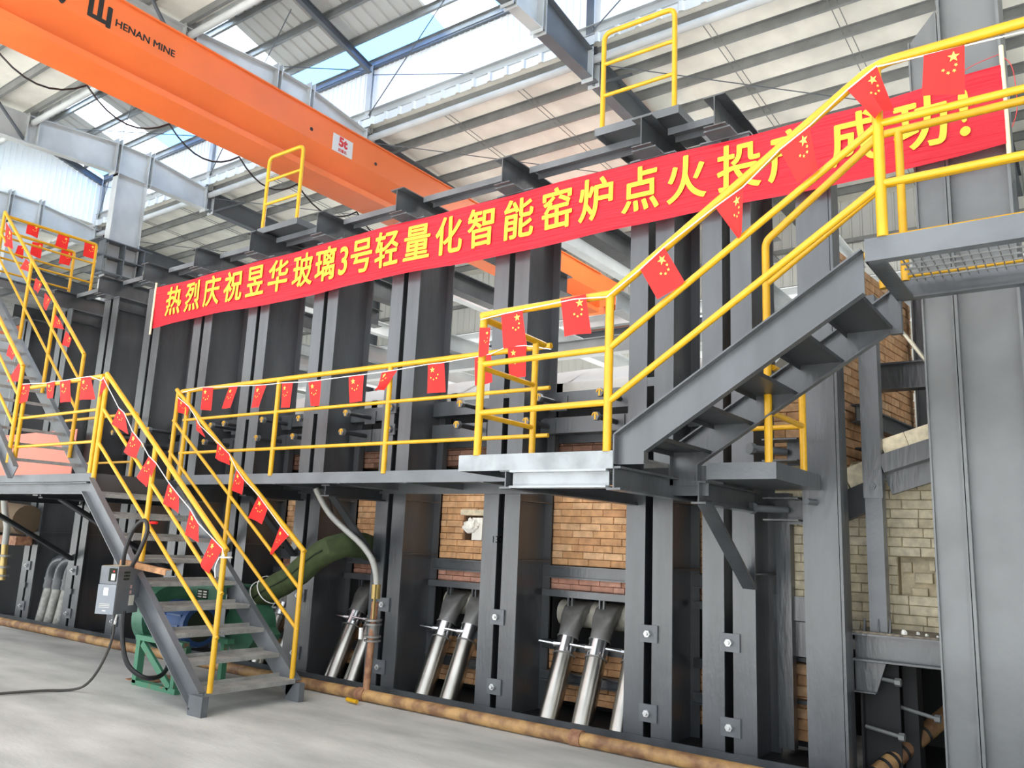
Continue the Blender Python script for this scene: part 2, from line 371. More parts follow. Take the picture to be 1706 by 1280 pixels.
# portal frames: rafters, monitor posts and monitor rafters
for i, x in enumerate(FR):
    fr = thing('portal_frame', (x, 9.7, 0), kind='structure')
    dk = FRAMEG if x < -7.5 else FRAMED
    def raft(y0, y1, d0, d1, mt, zt0=None, zt1=None):
        zt0 = zroof(y0) - .19 if zt0 is None else zt0; zt1 = zroof(y1) - .19 if zt1 is None else zt1
        mm = M()
        mm.plate([(x, y0, zt0), (x, y1, zt1), (x, y1, zt1 - d1), (x, y0, zt0 - d0)], .012, (1, 0, 0))
        mm.bar((x, y0, zt0), (x, y1, zt1), .22, .016, up=(0, 0, 1)); mm.bar((x, y0, zt0 - d0), (x, y1, zt1 - d1), .22, .016)
        return obj('rafter', mm, mt, fr)
    raft(YS, 2.5, .5, .5, FRAMEG); raft(2.5, YN, .5, .66, FRAMEG); raft(YN, 9.45, .66, .75, dk, 10.70, 10.92)
    raft(9.45, 10.25, .75, .75, FRAMEG, 10.92, 10.92)
    raft(10.25, YF, .75, .55, dk, 10.92, 10.68); raft(YF, 15, .55, .5, FRAMED); raft(15, YW, .5, .5, FRAMED)
    for yy in (YN, YF):
        sg = 1 if yy == YF else -1
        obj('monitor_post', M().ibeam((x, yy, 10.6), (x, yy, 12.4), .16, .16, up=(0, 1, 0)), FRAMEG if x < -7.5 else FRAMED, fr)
        obj('knee_brace', M().bar((x, yy + sg * .1, 10.1), (x + .35, yy + sg * .95, 10.66), .05, .05), FRAMED, fr)
        for q in (-.12, .12): obj('end_plate', M().box(x - .12, yy + q - .01, 10.05, x + .12, yy + q + .01, 10.75), FRAMEG, fr)
    for (a, b) in ((YN, 9.7), (9.7, YF)) if x > -26 else ():
        obj('monitor_rafter', M().ibeam((x, a, zm(a) - .13), (x, b, zm(b) - .13), .12, .18), FRAMED, fr)
    if i % 1 == 0 and x < -14:
        c = M(); c.box(x - .12, 9.44, 0, x + .12, 9.46, 10.17); c.box(x - .12, 10.20, 0, x + .12, 10.22, 10.17); c.box(x - .006, 9.46, 0, x + .006, 10.2, 10.17)
        obj('column', c, FRAMEG, fr)
        for zz in (8.35, 7.95, 7.55): obj('stiffener', M().box(x - .28, 9.15, zz, x + .28, 10.5, zz + .02), FRAMED, fr)
        for yy in (9.3, 9.8, 10.3): obj('stiffener', M().box(x - .02, yy - .01, 7.5, x + .28, yy + .01, 8.36), FRAMED, fr)
    for yy in (9.4, 10.25):
        for q in (-.05, .05):
            obj('splice_plate', M().box(x - .13, yy + q - .01, 10.1, x + .13, yy + q + .01, 11.05), FRAMEG, fr)
    obj('far_column', M().ibeam((x, 18.4, 0), (x, 18.4, 10.1), .25, .45, up=(0, 1, 0)), FRAMED, fr)
# bracing rods in the monitor and at roof level
for i in (3, 4, 5, 6):
    x0, x1 = FR[i], FR[i + 1]
    br = thing('roof_bracing', ((x0 + x1) / 2, 9.7, 11.8), kind='structure')
    obj('brace_rod', M().tube([(x0, YN, 12.3), (x1, YF, 12.3)], .014, 6), FRAMED, br)
    obj('brace_rod', M().tube([(x0, YF - .05, 11.1), (x1 - .3, 9.8, 12.7)], .012, 6), FRAMED, br)
    obj('brace_rod', M().tube([(x0, YF, 12.2), (x0 + 3.1, YF - .05, 11.2)], .010, 6), FRAMED, br)
    obj('brace_rod', M().tube([(x0, YF, 10.5), (x1, 17.5, 10.2)], .012, 6), FRAMED, br)
# far wall with girts and a window band
fw = thing('wall_far', (-15, YW, 0), kind='structure')
obj('cladding', corrug(-44, 12, .25, .03, lambda x, o, e: (x, YW - o, 8.35 + 2.1 * e)), CLADG, fw)
obj('cladding', corrug(-44, 12, .25, .03, lambda x, o, e: (x, YW - o, 7.35 * e)), CLADG, fw)
for zz in (9.35, 8.33, 7.36, 5.6, 3.8): obj('girt', M().bar((-44, YW - .1, zz), (12, YW - .1, zz), .12, .10), ZINC, fw)
x = -44
while x < 11:
    obj('window_mullion', M().box(x - .04, YW - .08, 7.4, x + .04, YW, 8.3), FRAMEG, fw); x += 1.4
obj('window_pane', M().box(-44, YW - .01, 7.4, 12, YW, 8.3), mat('pane_glass', (.85, .9, .95), .3, trans=.9), fw)
obj('wall_right', corrug(YS, YW, .25, .03, lambda x, o, e: (8.9 - o, x, 10.9 * e)), CLADG, kind='structure')
obj('wall_left', corrug(-14, YW, .25, .03, lambda x, o, e: (-44 + o, x, 10.9 * e)), CLADG, kind='structure')
# second-level dark beams and runway behind the furnace
rw = thing('crane_runway', (-15, 17.9, 6.4), kind='structure')
obj('runway_beam', M().ibeam((-44, 17.9, 6.75), (9, 17.9, 6.75), .25, .6), FRAMED, rw)
rw2 = thing('rear_gallery', (-10, 14, 4.6), 'grey gallery beams standing beyond the furnace', 'gallery')
for k in range(15):
    x = -27 + k * 2.1
    obj('cross_beam', M().ibeam((x, 10.8, 5.35), (x, 17.5, 5.35), .22, .32), FRAMEG, rw2)
    if k % 2: obj('cross_beam', M().ibeam((x, 11.5, 7.4), (x, 17.5, 7.4), .22, .36), FRAMEG, rw2)
for zz, yy in ((5.05, 12.2), (5.0, 16.5), (7.1, 17.2)): obj('long_beam', M().ibeam((-24, yy, zz), (3, yy, zz), .2, .3), FRAMEG, rw2)
for k in range(5):
    x = -22 + k * 5.5
    obj('post', M().ibeam((x, 12.2, 0), (x, 12.2, 4.9), .2, .2, up=(0, 1, 0)), FRAMED, rw2)
    obj('post', M().ibeam((x, 16.5, 0), (x, 16.5, 4.9), .2, .2, up=(0, 1, 0)), FRAMED, rw2)

# ================================================================== CRANE GIRDER
XC = -9.5
cr = thing('bridge_crane', (XC, 8, 7.1), 'orange overhead crane girder with black lettering spanning high across the hall', 'crane')
pf = [(-.02, 8.05), (-.02, 8.03), (-.05, 8.03), (-.05, 7.56), (-.20, 7.26), (-.20, 7.19), (-.06, 7.17), (-.06, 7.08), (-.64, 7.08), (-.64, 7.17), (-.50, 7.19), (-.50, 7.26), (-.65, 7.56), (-.65, 8.03), (-.68, 8.03), (-.68, 8.05)]
m = M(); m.loft([[(XC + a, yy, z) for a, z in pf] for yy in (-2.5, 16.4)])
m.loft([[(XC + a, yy, z) for a, z in ((-.05, 8.05), (-.05, z0), (-.65, z0), (-.65, 8.05))] for yy, z0 in ((16.4, 7.2), (17.6, 7.62))])
obj('girder', m, ORANGE, cr)
obj('end_carriage', M().box(XC - 1.6, 17.6, 7.15, XC + 1.3, 18.1, 7.62), ORANGE, cr)
pl = lambda yc, zc: (lambda a, b, c: Vector((XC - .047 + c, yc + a, zc + b)))
for ch, yy in (('河', 2.93), ('南', 3.34), ('矿', 3.76), ('山', 4.18)):
    textobj(ch, .36, cr, pl(yy, 7.74), BLACK, .006, 'logo_character', sx=.9, stamp=.014)
textobj('HENAN MINE', .135, cr, pl(4.78, 7.715), BLACK, 0, 'lettering', stamp=.003)
plq = M().box(XC - .05, 7.93, 7.57, XC - .042, 8.35, 7.86); po = obj('capacity_plate', plq, mat('plate_steel', (.66, .66, .66), .3, .4), cr)
textobj('5t', .21, po, lambda a, b, c: Vector((XC - .041 + c, 8.14 + a, 7.76 + b)), REDP, .01, 'lettering')
textobj('起重机', .06, po, lambda a, b, c: Vector((XC - .041 + c, 8.14 + a, 7.62 + b)), REDP, .001, 'lettering')
for yy in (7.5, 8.88):
    obj('bolt_hole', M().tube([(XC - .06, yy, 7.72), (XC - .045, yy, 7.72)], .03, 10), BLACK, cr)
cab = M()
sup = [2.2, 3.3, 4.45, 5.6, 6.75, 7.85, 9.15, 10.4, 11.6]
pts = []
for a, b in zip(sup, sup[1:]):
    for t in range(9):
        f = t / 8; pts.append((XC - .72, a + (b - a) * f, 7.11 - 1.1 * f * (1 - f)))
cab.tube(pts, .013, 6); tag(obj('festoon_cable', cab, RUBBER, smooth=True), 'black festoon power cable drooping below the orange crane girder', 'cable')
# rear orange lifting gear at the left behind the upper stair
oc = thing('crane_trolley', (-17.6, 7.2, 5.6), 'small orange girder end behind the upper left platform railing', 'crane')
m = M(); m.loft([[(xx, yy, zz) for yy, zz in ((6.9, 5.62), (7.7, 5.62), (7.7, 5.8), (7.3, 5.86), (6.9, 5.86))] for xx in (-19.5, -15.6)]); obj('girder', m, ORANGE, oc)

# ================================================================== FURNACE COLUMNS
COLX = [-15.85, -14.38, -12.88, -11.57, -10.26, -9.0, -7.68, -6.335, -4.835, -3.245, -2.54]
YB, YR = 6.5, 7.08
place = {-15.85: 'leftmost of the paired columns, behind the upper stair', -14.38: 'second paired column from the left', -12.88: 'left of the banner, rising beside the landing',
  -11.57: 'at the left end of the red banner', -10.26: 'under the first characters of the banner', -9.0: 'behind the far top of the lower stair', -7.68: 'second column right of the lower stair top',
  -6.335: 'behind the vertical rusty gas riser', -4.835: 'with chalk marks, just left of the middle platform', -3.245: 'under the middle platform, left of the diagonal bracket', -2.54: 'carrying the diagonal bracket of the middle platform'}
for cx in COLX:
    near = cx > -6; zt = 5.2
    c = thing('furnace_column', (cx, YB, 0), 'dark grey steel paired column ' + place[cx], 'column', 'paired furnace columns')
    for s in (-1, 1):
        a = cx + s * .128
        b = M(); b.box(a - .092, YB, .02, a + .092, YB + .016, zt); b.box(a - .092, YR - .016, .02, a + .092, YR, zt)
        b.box(a - .006 - s * .0, YB + .016, .02, a + .006, YR - .016, zt)
        obj('beam', b, STEEL, c)
        for zz in ((1.43, 2.0, 5.0) if s > 0 else ()): obj('stiffener', M().box(a + .006, YB + .016, zz, a + .088, YR - .016, zz + .012), STEEL, c)
    obj('cap_plate', M().box(cx - .23, YB - .02, zt, cx + .23, YR + .02, zt + .015), STEELL, c)
    obj('tie_plate', M().box(cx - .04, YB + .002, 3.02, cx + .04, YB + .014, 3.10), STEEL, c)
    for zz in (.27, .90):
        p = obj('clamp_plate', M().box(cx - .065, YB - .018, zz - .07, cx + .095, YB - .002, zz + .07), STEELL, c)
        bolt(cx + .01, YB - .018, zz, p, .03, .05)
    if cx < -12:
        for zz in (.55,): obj('clip', M().box(cx - .05, YB - .03, zz, cx + .05, YB - .002, zz + .08), STEEL, c)
c = thing('chalk_note', (-4.9, 6.497, 1.7), 'white chalk number written on the dark column', 'chalk mark')
textobj('130', .09, c, lambda a, b, q: Vector((-4.87 + a, 6.4975, 1.62 + b)), WHITE, 0, 'chalk_digits')
# base channel between and under the columns
obb = thing('base_channel', (-8, 6.48, 0), 'long dark grey base channel along the floor under the furnace columns', 'steel beam')
obj('web', M().box(-19, 6.44, .0, -2.3, 6.46, .09), STEEL, obb); obj('flange', M().box(-19, 6.46, .0, -1.95, 7.5, .02), SHADE, obb)  # flange near-black: shade behind the columns put into its colour
obj('web', M().box(-2.3, 6.44, .0, -.4, 6.46, .09), STEEL, obb)
# outrigger beams across the top and longitudinal ties
names_o = ['leftmost, over the upper stair', 'second from the left, over the upper stair', 'just above and left of the banner end', 'directly over the left end of the banner', 'third from the left above the banner', 'just right of the small yellow hoop ladder', 'left of the crane girder', 'cutting across the lower edge of the crane girder', 'standing alone above the banner centre', 'just right of the tall yellow hoop', 'rightmost, above the banner']
for i, cx in enumerate(COLX):
    o = thing('outrigger_beam', (cx, 6.3, 5.22), 'dark grey I-beam end projecting over the columns, ' + names_o[i], 'steel beam', 'outrigger beams over the columns')
    m = M(); m.ibeam((cx, 6.25, 5.365), (cx, 9.9, 5.365), .20, .29, .012, .01); obj('beam', m, STEEL, o)
    obj('gusset', M().plate([(cx + .006, 6.62, 5.22), (cx + .006, 7.05, 5.22), (cx + .006, 7.05, 4.9)], .01, (1, 0, 0)), STEEL, o)
    obj('bearing_plate', M().box(cx - .12, 6.3, 5.205, cx + .12, 6.7, 5.219), STEELL, o)
for k in range(len(COLX) - 1):
    a, b = COLX[k] + .11, COLX[k + 1] - .11
    t = tag(obj('tie_beam', M().box(a, 6.58, 5.44, b, 6.59, 5.51).box(a, 6.59, 5.50, b, 6.76, 5.51).box(a, 6.75, 5.44, b, 6.76, 5.50), STEELL), 'grey channel tie between outrigger tops, ' + ('bay %s' % ['far left end', 'left of the landing', 'above the upper stair rail', 'left banner end', 'behind the banner start', 'under the small yellow hoop', 'left of the crane girder', 'below the crane girder', 'under the tall yellow hoop', 'right end of the banner'][k]), 'steel beam', 'longitudinal tie beams')
# yellow hoop guards on top
for (xa, xb, yy, z0, z1, lab) in ((-3.745, -2.985, 6.4, 5.59, 6.62, 'large yellow tubular hoop guard on the roof beams at upper right'), (-8.97, -8.27, 6.4, 5.59, 6.62, 'small distant yellow tubular hoop guard below the crane girder')):
    h = thing('guard_hoop', ((xa + xb) / 2, yy, z0), lab, 'railing', 'yellow hoop guards')
    obj('hoop', M().tube(bend([(xa, yy, z0), (xa, yy, z1), (xb, yy, z1), (xb, yy, z0)], .09), .025, 12), YEL, h, smooth=True)
    for f in (.34, .67): obj('rung', M().tube([(xa, yy, z0 + (z1 - z0) * f), (xb, yy, z0 + (z1 - z0) * f)], .019, 10), YEL, h, smooth=True)
    sl = thing('walkway_slab', ((xa + xb) / 2, yy + .2, z0 - .12), lab.split(' yellow')[0].capitalize().lower() + ' hoop guard standing slab, grey folded steel', 'platform')
    obj('front_channel', M().box(xa - .06, yy - .04, z0 - .08, xb + .06, yy - .03, z0), STEELL, sl)
    obj('deck', M().box(xa - .06, yy - .03, z0 - .012, xb + .06, yy + .75, z0), STEELL, sl)
    for q in (xa - .06, xb + .05): obj('side_channel', M().box(q, yy - .03, z0 - .08, q + .01, yy + .75, z0 - .012), STEELL, sl)

# ================================================================== FURNACE BODY behind the columns
YBK = 7.12
def bay(x0, x1, hole=False, full=True, bm=B_OR, nm=''):
    w = thing('brick_wall', ((x0 + x1) / 2, YBK, .05), 'orange firebrick side wall ' + nm, 'brick wall', 'furnace side walls')
    segs = [(1.40, 2.30, bm), (1.165, 1.275, B_RD), (2.42, 2.66, B_BR), (.12, .30, bm), (.40, .60, bm)]
    hl = (x0 + .30 * (x1 - x0) , x0 + .30 * (x1 - x0) + .27, 1.60, 1.87) if hole else None
    for a, b, mt in segs:
        back = M()
        if hole and a == 1.40:
            back.box(x0, YBK + .03, a, hl[0], YBK + .25, b); back.box(hl[1], YBK + .03, a, x1, YBK + .25, b)
            back.box(hl[0], YBK + .03, a, hl[1], YBK + .25, hl[2]); back.box(hl[0], YBK + .03, hl[3], hl[1], YBK + .25, b); back.box(hl[0], YBK + .24, hl[2], hl[1], YBK + .26, hl[3])
        else: back.box(x0, YBK + .03, a, x1, YBK + .25, b)
        obj('mortar', back, MORTAR, w)
        bricks(w, x0, x1, a, b, YBK, mt, hole=hl if a == 1.40 else None)
    if hole: obj('lintel_brick', M().box(hl[0] - .05, YBK - .004, hl[3] + .005, hl[1] + .12, YBK + .06, hl[3] + .065), B_CR, w)
    return w, hl
bays = []
for k in range(2, len(COLX) - 1):
    x0, x1 = COLX[k] + .2, COLX[k + 1] - .2
    nm = ['behind the lower stair top', 'left of the lower stair', 'behind the lower stair steps', 'left of the green hose', 'behind the green hose', 'right of the flexible hose', 'holding the white wool plug', 'under the middle platform', 'seen as a thin sliver between the two rightmost paired columns'][k - 2]
    if x1 - x0 > .9 or k < 8: w, hl = bay(x0, x1, hole=(k == 7), nm=nm)
    else:
        w, hl = bay(x0, x1, nm=nm)
    if hl:
        bl = M()
        for kk in range(3):
            ring = []
        import bmesh
        bmx = bmesh.new(); bmesh.ops.create_icosphere(bmx, subdivisions=4, radius=1)
        cc = Vector(((hl[0] + hl[1]) / 2 - .02, YBK - .01, 1.76))
        vs = [cc + Vector((v.co.x * .10, v.co.y * .05, v.co.z * .075)) * (1 + .35 * noise.noise(v.co * 2.1) + .12 * noise.noise(v.co * 6)) for v in bmx.verts]
        bl.add(vs, [tuple(v.index for v in f.verts) for f in bmx.faces]); bmx.free()
        bl.box(hl[0] + .12, YBK + .0, 1.61, hl[1] - .01, YBK + .05, 1.85)
        tag(obj('wool_plug', bl, BLANKET, smooth=True), 'crumpled white ceramic wool stuffed in the small brick opening', 'insulation')
    # cross members, name by bay
    g = thing('bay_framing', ((x0 + x1) / 2, 7.05, .3), 'grey steel cross members ' + nm, 'steel frame', 'bay framing')
    X0, X1 = x0 - .02, x1 + .02
    obj('cross_beam', M().ibeam((X0, 7.07, 1.335), (X1, 7.07, 1.335), .10, .12), STEEL, g)
    obj('angle', M().box(X0, 6.99, 1.10, X1, 7.0, 1.165).box(X0, 7.0, 1.155, X1, 7.12, 1.165), STEEL, g)
    obj('cross_beam', M().ibeam((X0, 7.05, .35), (X1, 7.05, .35), .10, .10), STEEL, g)
    obj('lintel', M().box(X0, 7.02, .60, X1, 7.14, .68), STEELD, g)
    obj('box_beam', M().box(X0, 6.90, 2.70, X1, 7.06, 2.86), STEEL, g)
    obj('box_beam', M().box(X0, 6.90, 2.96, X1, 7.06, 3.12), STEEL, g)
    obj('lintel', M().box(X0, 7.08, 2.62, X1, 7.2, 2.72), STEELD, g)
    obj('upright', M().box(X0, 7.0, 2.32, X0 + .09, 7.08, 2.70), STEEL, g)
    # blanket over the crown
    bkt = M(); rows = []
    for j in range(9):
        yy = 7.5 + j * .28; rows.append([(x0 - .25 + (x1 - x0 + .5) * t / 10, yy, 3.28 + .42 * math.sin(math.pi * min(1, (j + .3) / 8)) + .02 * noise.noise(Vector((x0 + t, yy, 0)))) for t in range(11)])
    vs = [p for r_ in rows for p in r_]
    bkt.add(vs, [(j * 11 + t, j * 11 + t + 1, (j + 1) * 11 + t + 1, (j + 1) * 11 + t) for j in range(8) for t in range(10)])
    bkt.box(x0 - .25, 7.46, 3.14, x1 + .25, 7.5, 3.34)
    tag(obj('insulation_blanket', bkt, BLANKET, smooth=True), 'white crown blanket in the bay ' + nm, 'insulation', 'crown blankets')
    # near-black sheet closing the bay; its colour stands in for inner shade
    obj('shade_backing', M().box(X0 - .19, 7.45, .02, X1 + .19, 7.5, 3.1), SHADE, g)
# jack bolts
tips = [(-11.31, 2.99), (-9.78, 2.98), (-9.49, 2.99), (-8.69, 3.0), (-7.98, 2.98), (-7.15, 3.0), (-6.4, 3.01), (-5.43, 3.0), (-4.45, 3.0), (-3.76, 3.0), (-9.9, 2.76), (-8.77, 2.77), (-8.06, 2.76), (-7.2, 2.78), (-6.4, 2.77), (-5.46, 2.78), (-4.58, 2.77), (-3.8, 2.78), (-11.4, 2.76), (-12.3, 2.99)]
for i, (x, z) in enumerate(tips):
    t = thing('jack_bolt', (x, 6.5, z), 'jacking bolt with yellow-marked nut, %s from the left on the %s beam' % (ORD[sorted(q[0] for q in tips if (q[1] > 2.9) == (z > 2.9)).index(x)], 'upper' if z > 2.9 else 'lower'), 'bolt', 'jacking bolts on the ' + ('upper' if z > 2.9 else 'lower') + ' beam')
    inslot = min(abs(x - c) for c in COLX) < .12
    y0 = 6.5 if not inslot else 6.46
    obj('rod', M().tube([(x, y0, z), (x, 6.92, z)], .026, 10), STEELD, t, smooth=True)
    nb = M(); nb.loft([[(x + q * math.cos(k * math.pi / 3), yy, z + q * math.sin(k * math.pi / 3)) for k in range(6)] for yy, q in ((y0 - .012, .044), (y0 + .035, .044))])
    obj('nut', nb, STEELL, t)
    obj('paint_mark', M().box(x - .009, y0 - .016, z - .034, x + .009, y0 - .012, z + .034).tube([(x + .03 * math.cos(a), y0 - .014, z + .03 * math.sin(a)) for a in [k * math.pi / 6 for k in range(0, 7)]], .007, 5), YEL, t)
    if inslot: obj('base_plate', M().box(x - .07, 6.475, z - .06, x + .07, 6.498, z + .06), STEEL, t)
    else: obj('base_plate', M().box(x - .09, 6.885, z - .075, x + .09, 6.9, z + .075), STEEL, t)
# ================================================================== BURNER DUCTS
def burner(x, lab, xb=None):
    xb = x + .02 if xb is None else xb
    t = thing('air_duct', (xb, 6.7, .02), lab, 'pipe', 'burner air ducts')
    top = Vector((x, 6.93, .60)); bot = Vector((xb, 6.64, -.0)); ax = (bot - top).normalized()
    obj('pipe', M().tube([top, bot], .096, 20), INOX, t, smooth=True)
    mid = top - ax * .08
    col = obj('damper_collar', M().tube([top + ax * .02, mid - ax * .06], .101, 20), INOXB, t, smooth=True)
    for q in (.025, -.145): obj('weld_ring', M().tube([top + ax * q, top + ax * (q + .012)], .107, 20), DUCT, col, smooth=True)
    obj('handle', M().tube([mid + Vector((-.06, -.09, 0)), mid + Vector((-.23, -.13, .015))], .015, 8), INOXB, col, smooth=True)
    obj('handle_hub', M().tube([mid + Vector((0, -.08, 0)), mid + Vector((-.08, -.10, 0))], .028, 8), INOXB, col, smooth=True)
    rings = []; n = 20
    def rg(cen, nrm, w, d, sq):
        nrm = Vector(nrm).normalized(); sx_ = Vector((1, 0, 0)); b = nrm.cross(sx_).normalized(); r_ = []
        for k in range(n):
            a = 2 * math.pi * k / n; c, s_ = math.cos(a), math.sin(a); e = 2 / (2 + 6 * sq)
            r_.append(Vector(cen) + sx_ * (w * math.copysign(abs(c) ** e, c)) + b * (d * math.copysign(abs(s_) ** e, s_)))
        return r_
    up_ = -ax
    c0 = mid - ax * .06
    rings = [rg(c0, up_, .096, .096, 0), rg(c0 + up_ * .09, up_, .098, .092, .05), rg(c0 + up_ * .20 + Vector((0, .005, 0)), (0, .35, 1), .112, .066, .6), rg(c0 + up_ * .28 + Vector((0, .03, 0)), (0, .9, 1), .118, .056, .95),
             rg(c0 + up_ * .315 + Vector((0, .10, 0)), (0, 1, .2), .120, .052, 1), rg(c0 + up_ * .315 + Vector((0, .24, 0)), (0, 1, 0), .120, .052, 1), rg(c0 + up_ * .29 + Vector((0, .42, 0)), (0, 1, 0), .120, .05, 1)]
    obj('elbow', M().loft(rings), DUCT, t, smooth=True)
    obj('hanger', M().box(x - .03, 7.0, 1.02, x - .015, 7.03, 1.11).box(x + .015, 7.0, 1.02, x + .03, 7.03, 1.11), STEEL, t)
nmb = {-4.835: 'bay under the middle platform', -6.335: 'bay right of the rusty gas riser', -7.68: 'bay left of the rusty gas riser', -9.0: 'bay beside the lower stair', -11.57: 'bay left of the grey control box'}
for c0, xs in ((-4.835, (-4.33, -3.98, -3.60)), (-6.335, (-5.86, -5.52)), (-7.68, (-7.22, -6.9)), (-9.0, (-8.52, -8.15)), (-11.57, (-10.9,))):
    for k, x in enumerate(xs): burner(x, 'stainless air duct with dark elbow, %s from left, %s' % (ORD[k], nmb[c0]))
# dark inlet header behind the elbows
for a, b, q in ((-4.6, -3.46, 'under the middle platform'), (-6.1, -5.06, 'right of the rusty gas riser')):
    m = M(); m.tube([(a, 7.32, .93), (b, 7.32, .93)], .13, 16)
    tag(obj('header_pipe', m, mat('dusty_pipe_' + str(a), (.45, .43, .36), .7, var=.2, scale=6), smooth=True), 'dusty horizontal header pipe behind the burner elbows ' + q, 'pipe')
# three black bends at far left
for k, x in enumerate((-14.0, -13.72, -13.42)):
    t = thing('bent_pipe', (x, 6.7, .02), 'glossy black bend over a steel pipe, %s of the three at far left' % ['leftmost', 'middle', 'rightmost'][k], 'pipe', 'black bent pipes at far left')
    obj('pipe', M().tube([(x - .02, 6.66, .03), (x, 6.72, .58)], .095, 16), DULL, t, smooth=True)
    obj('bend', M().tube([(x, 6.72, .56), (x, 6.73, .72)] + arc((x, 6.73, .72), (x + .01, 6.73, 1.0), (x + .30, 6.76, 1.02), 8)[1:] + [(x + .62, 6.84, 1.02)], .115, 18), PLAST, t, smooth=True)
    for zz in (.60, .70): obj('clamp', M().tube([(x, 6.725, zz), (x, 6.725, zz + .03)], .122, 18), PLAST, t, smooth=True)
# rusty floor pipe, riser, valves, hose
rp = thing('gas_pipe', (-8, 6.12, 0), 'long rusty yellow-brown gas pipe lying on the floor along the furnace base', 'pipe')
obj('pipe', M().tube([(-19, 6.12, .058), (-.3, 6.12, .058)], .056, 18), RUST, rp, smooth=True)
for x in (-6.17, -3.68): obj('joint', M().tube([(x - .05, 6.12, .060), (x + .05, 6.12, .060)], .066, 18), RUSTD, rp, smooth=True)
gr = thing('gas_riser', (-6.17, 6.28, 0), 'rusty vertical gas riser with flanged valve beside the green hose', 'pipe')
obj('pipe', M().tube([(-6.12, 6.12, .05), (-6.15, 6.17, .50), (-6.16, 6.2, .95)], .036, 14), RUSTD, gr, smooth=True)
v = obj('valve', M().tube([(-6.165, 6.2, .58), (-6.16, 6.2, .72)], .055, 14), DUCT, gr, smooth=True)
for zz in (.56, .60, .72, .76): obj('flange', M().tube([(-6.163, 6.2, zz), (-6.163, 6.2, zz + .018)], .085, 16), DUCT, v, smooth=True)
obj('lever', M().box(-6.26, 6.10, .58, -6.225, 6.12, .69), WHITE, v)
obj('ball_valve', M().tube([(-6.16, 6.2, .98), (-6.16, 6.2, 1.12)], .048, 12), BRASS, gr, smooth=True)
obj('lever', M().box(-6.13, 6.14, .78, -6.115, 6.16, 1.12), BRASS, gr)
obj('drain_stub', M().tube([(-6.20, 5.95, .03), (-6.04, 5.93, .03)], .02, 8), YEL, gr, smooth=True)
hs = M(); P = [(-6.16, 6.2, 1.12), (-6.16, 6.18, 1.30), (-6.33, 6.15, 1.50), (-6.62, 6.1, 1.68), (-6.86, 6.05, 1.86), (-6.98, 6.0, 2.08)]
Q = []
for a in range(len(P) - 2):
    p, q, r_ = Vector(P[a]), Vector(P[a + 1]), Vector(P[a + 2]); s_ = (p + q) / 2 if a else p; e = (q + r_) / 2 if a < len(P) - 3 else r_
    Q += arc(s_, q, e, 6)[(1 if a else 0):]
tag(obj('flexible_hose', hs.tube(Q, .032, 12), HOSE, smooth=True), 'braided silver flexible hose curving up from the rusty riser to the walkway', 'hose')
w = M(); w.tube([(-6.9, 6.1, 2.06), (-6.75, 6.1, 1.75), (-6.5, 6.2, 1.62), (-6.45, 6.3, 1.45)], .008, 5)
tag(obj('loose_wire', w, RUBBER), 'thin loose wires hanging beside the flexible hose', 'wire')
# second riser at far left edge
gl = thing('gas_riser', (-13.1, 5.7, .6), 'gas riser fittings with brass valve at the left edge of the picture', 'pipe')
obj('pipe', M().tube([(-13.12, 5.6, .75), (-13.2, 5.6, 1.25)], .045, 12), BRASS, gl, smooth=True)
obj('hose', M().tube([(-13.2, 5.6, 1.22), (-13.22, 5.6, 1.5), (-13.38, 5.6, 1.75), (-13.5, 5.6, 1.98)], .045, 12), HOSE, gl, smooth=True)
for zz in (.8, .92, 1.08): obj('flange', M().tube([(-13.13, 5.6, zz), (-13.13, 5.6, zz + .03)], .085, 12), DUCT, gl, smooth=True)
cv = thing('canvas_sleeve', (-14.5, 6.3, 1.3), 'grey-brown canvas duct sleeve at the left edge under the landing', 'duct')
obj('sleeve', M().tube([(-15.6, 6.2, 1.72), (-15.0, 6.2, 1.66), (-14.2, 6.3, 1.62)], [.26, .25, .24], 18), mat('brown_canvas', (.12, .085, .05), .9, bump=.3), cv, smooth=True)
obj('support_plank', M().box(-15.6, 6.15, 1.22, -14.15, 6.4, 1.36), RUSTD, cv)
# green canvas hose
gh = thing('canvas_hose', (-7.2, 6.1, .6), 'olive green canvas air hose sloping up from blower to furnace bay', 'hose')
A, B_ = Vector((-7.75, 5.95, .84)), Vector((-6.74, 6.05, 1.44))
pts = [A + (B_ - A) * t / 10 + Vector((0, 0, .02 * math.sin(t * .9))) for t in range(11)] + [Vector((-6.68, 6.2, 1.50)), Vector((-6.72, 6.5, 1.50)), Vector((-6.76, 6.95, 1.40))]
rr = [.135 + .005 * math.sin(i * 2.2) for i in range(len(pts))]
obj('sleeve', M().tube(pts, rr, 22), CANVAS, gh, smooth=True)
obj('seam', M().tube([p + Vector((.03, -.132, -.015)) for p in pts[:11]], .009, 6), SEAM, gh, smooth=True)
for i in (1, 2): obj('tie_wire', M().tube([pts[i] + Vector(((B_ - A).normalized().z * -math.cos(a) * .163, math.sin(a) * .163, (B_ - A).normalized().x * math.cos(a) * .163)) for a in [k * math.pi / 10 for k in range(21)]], .006, 5, cap=False), CORD, gh)

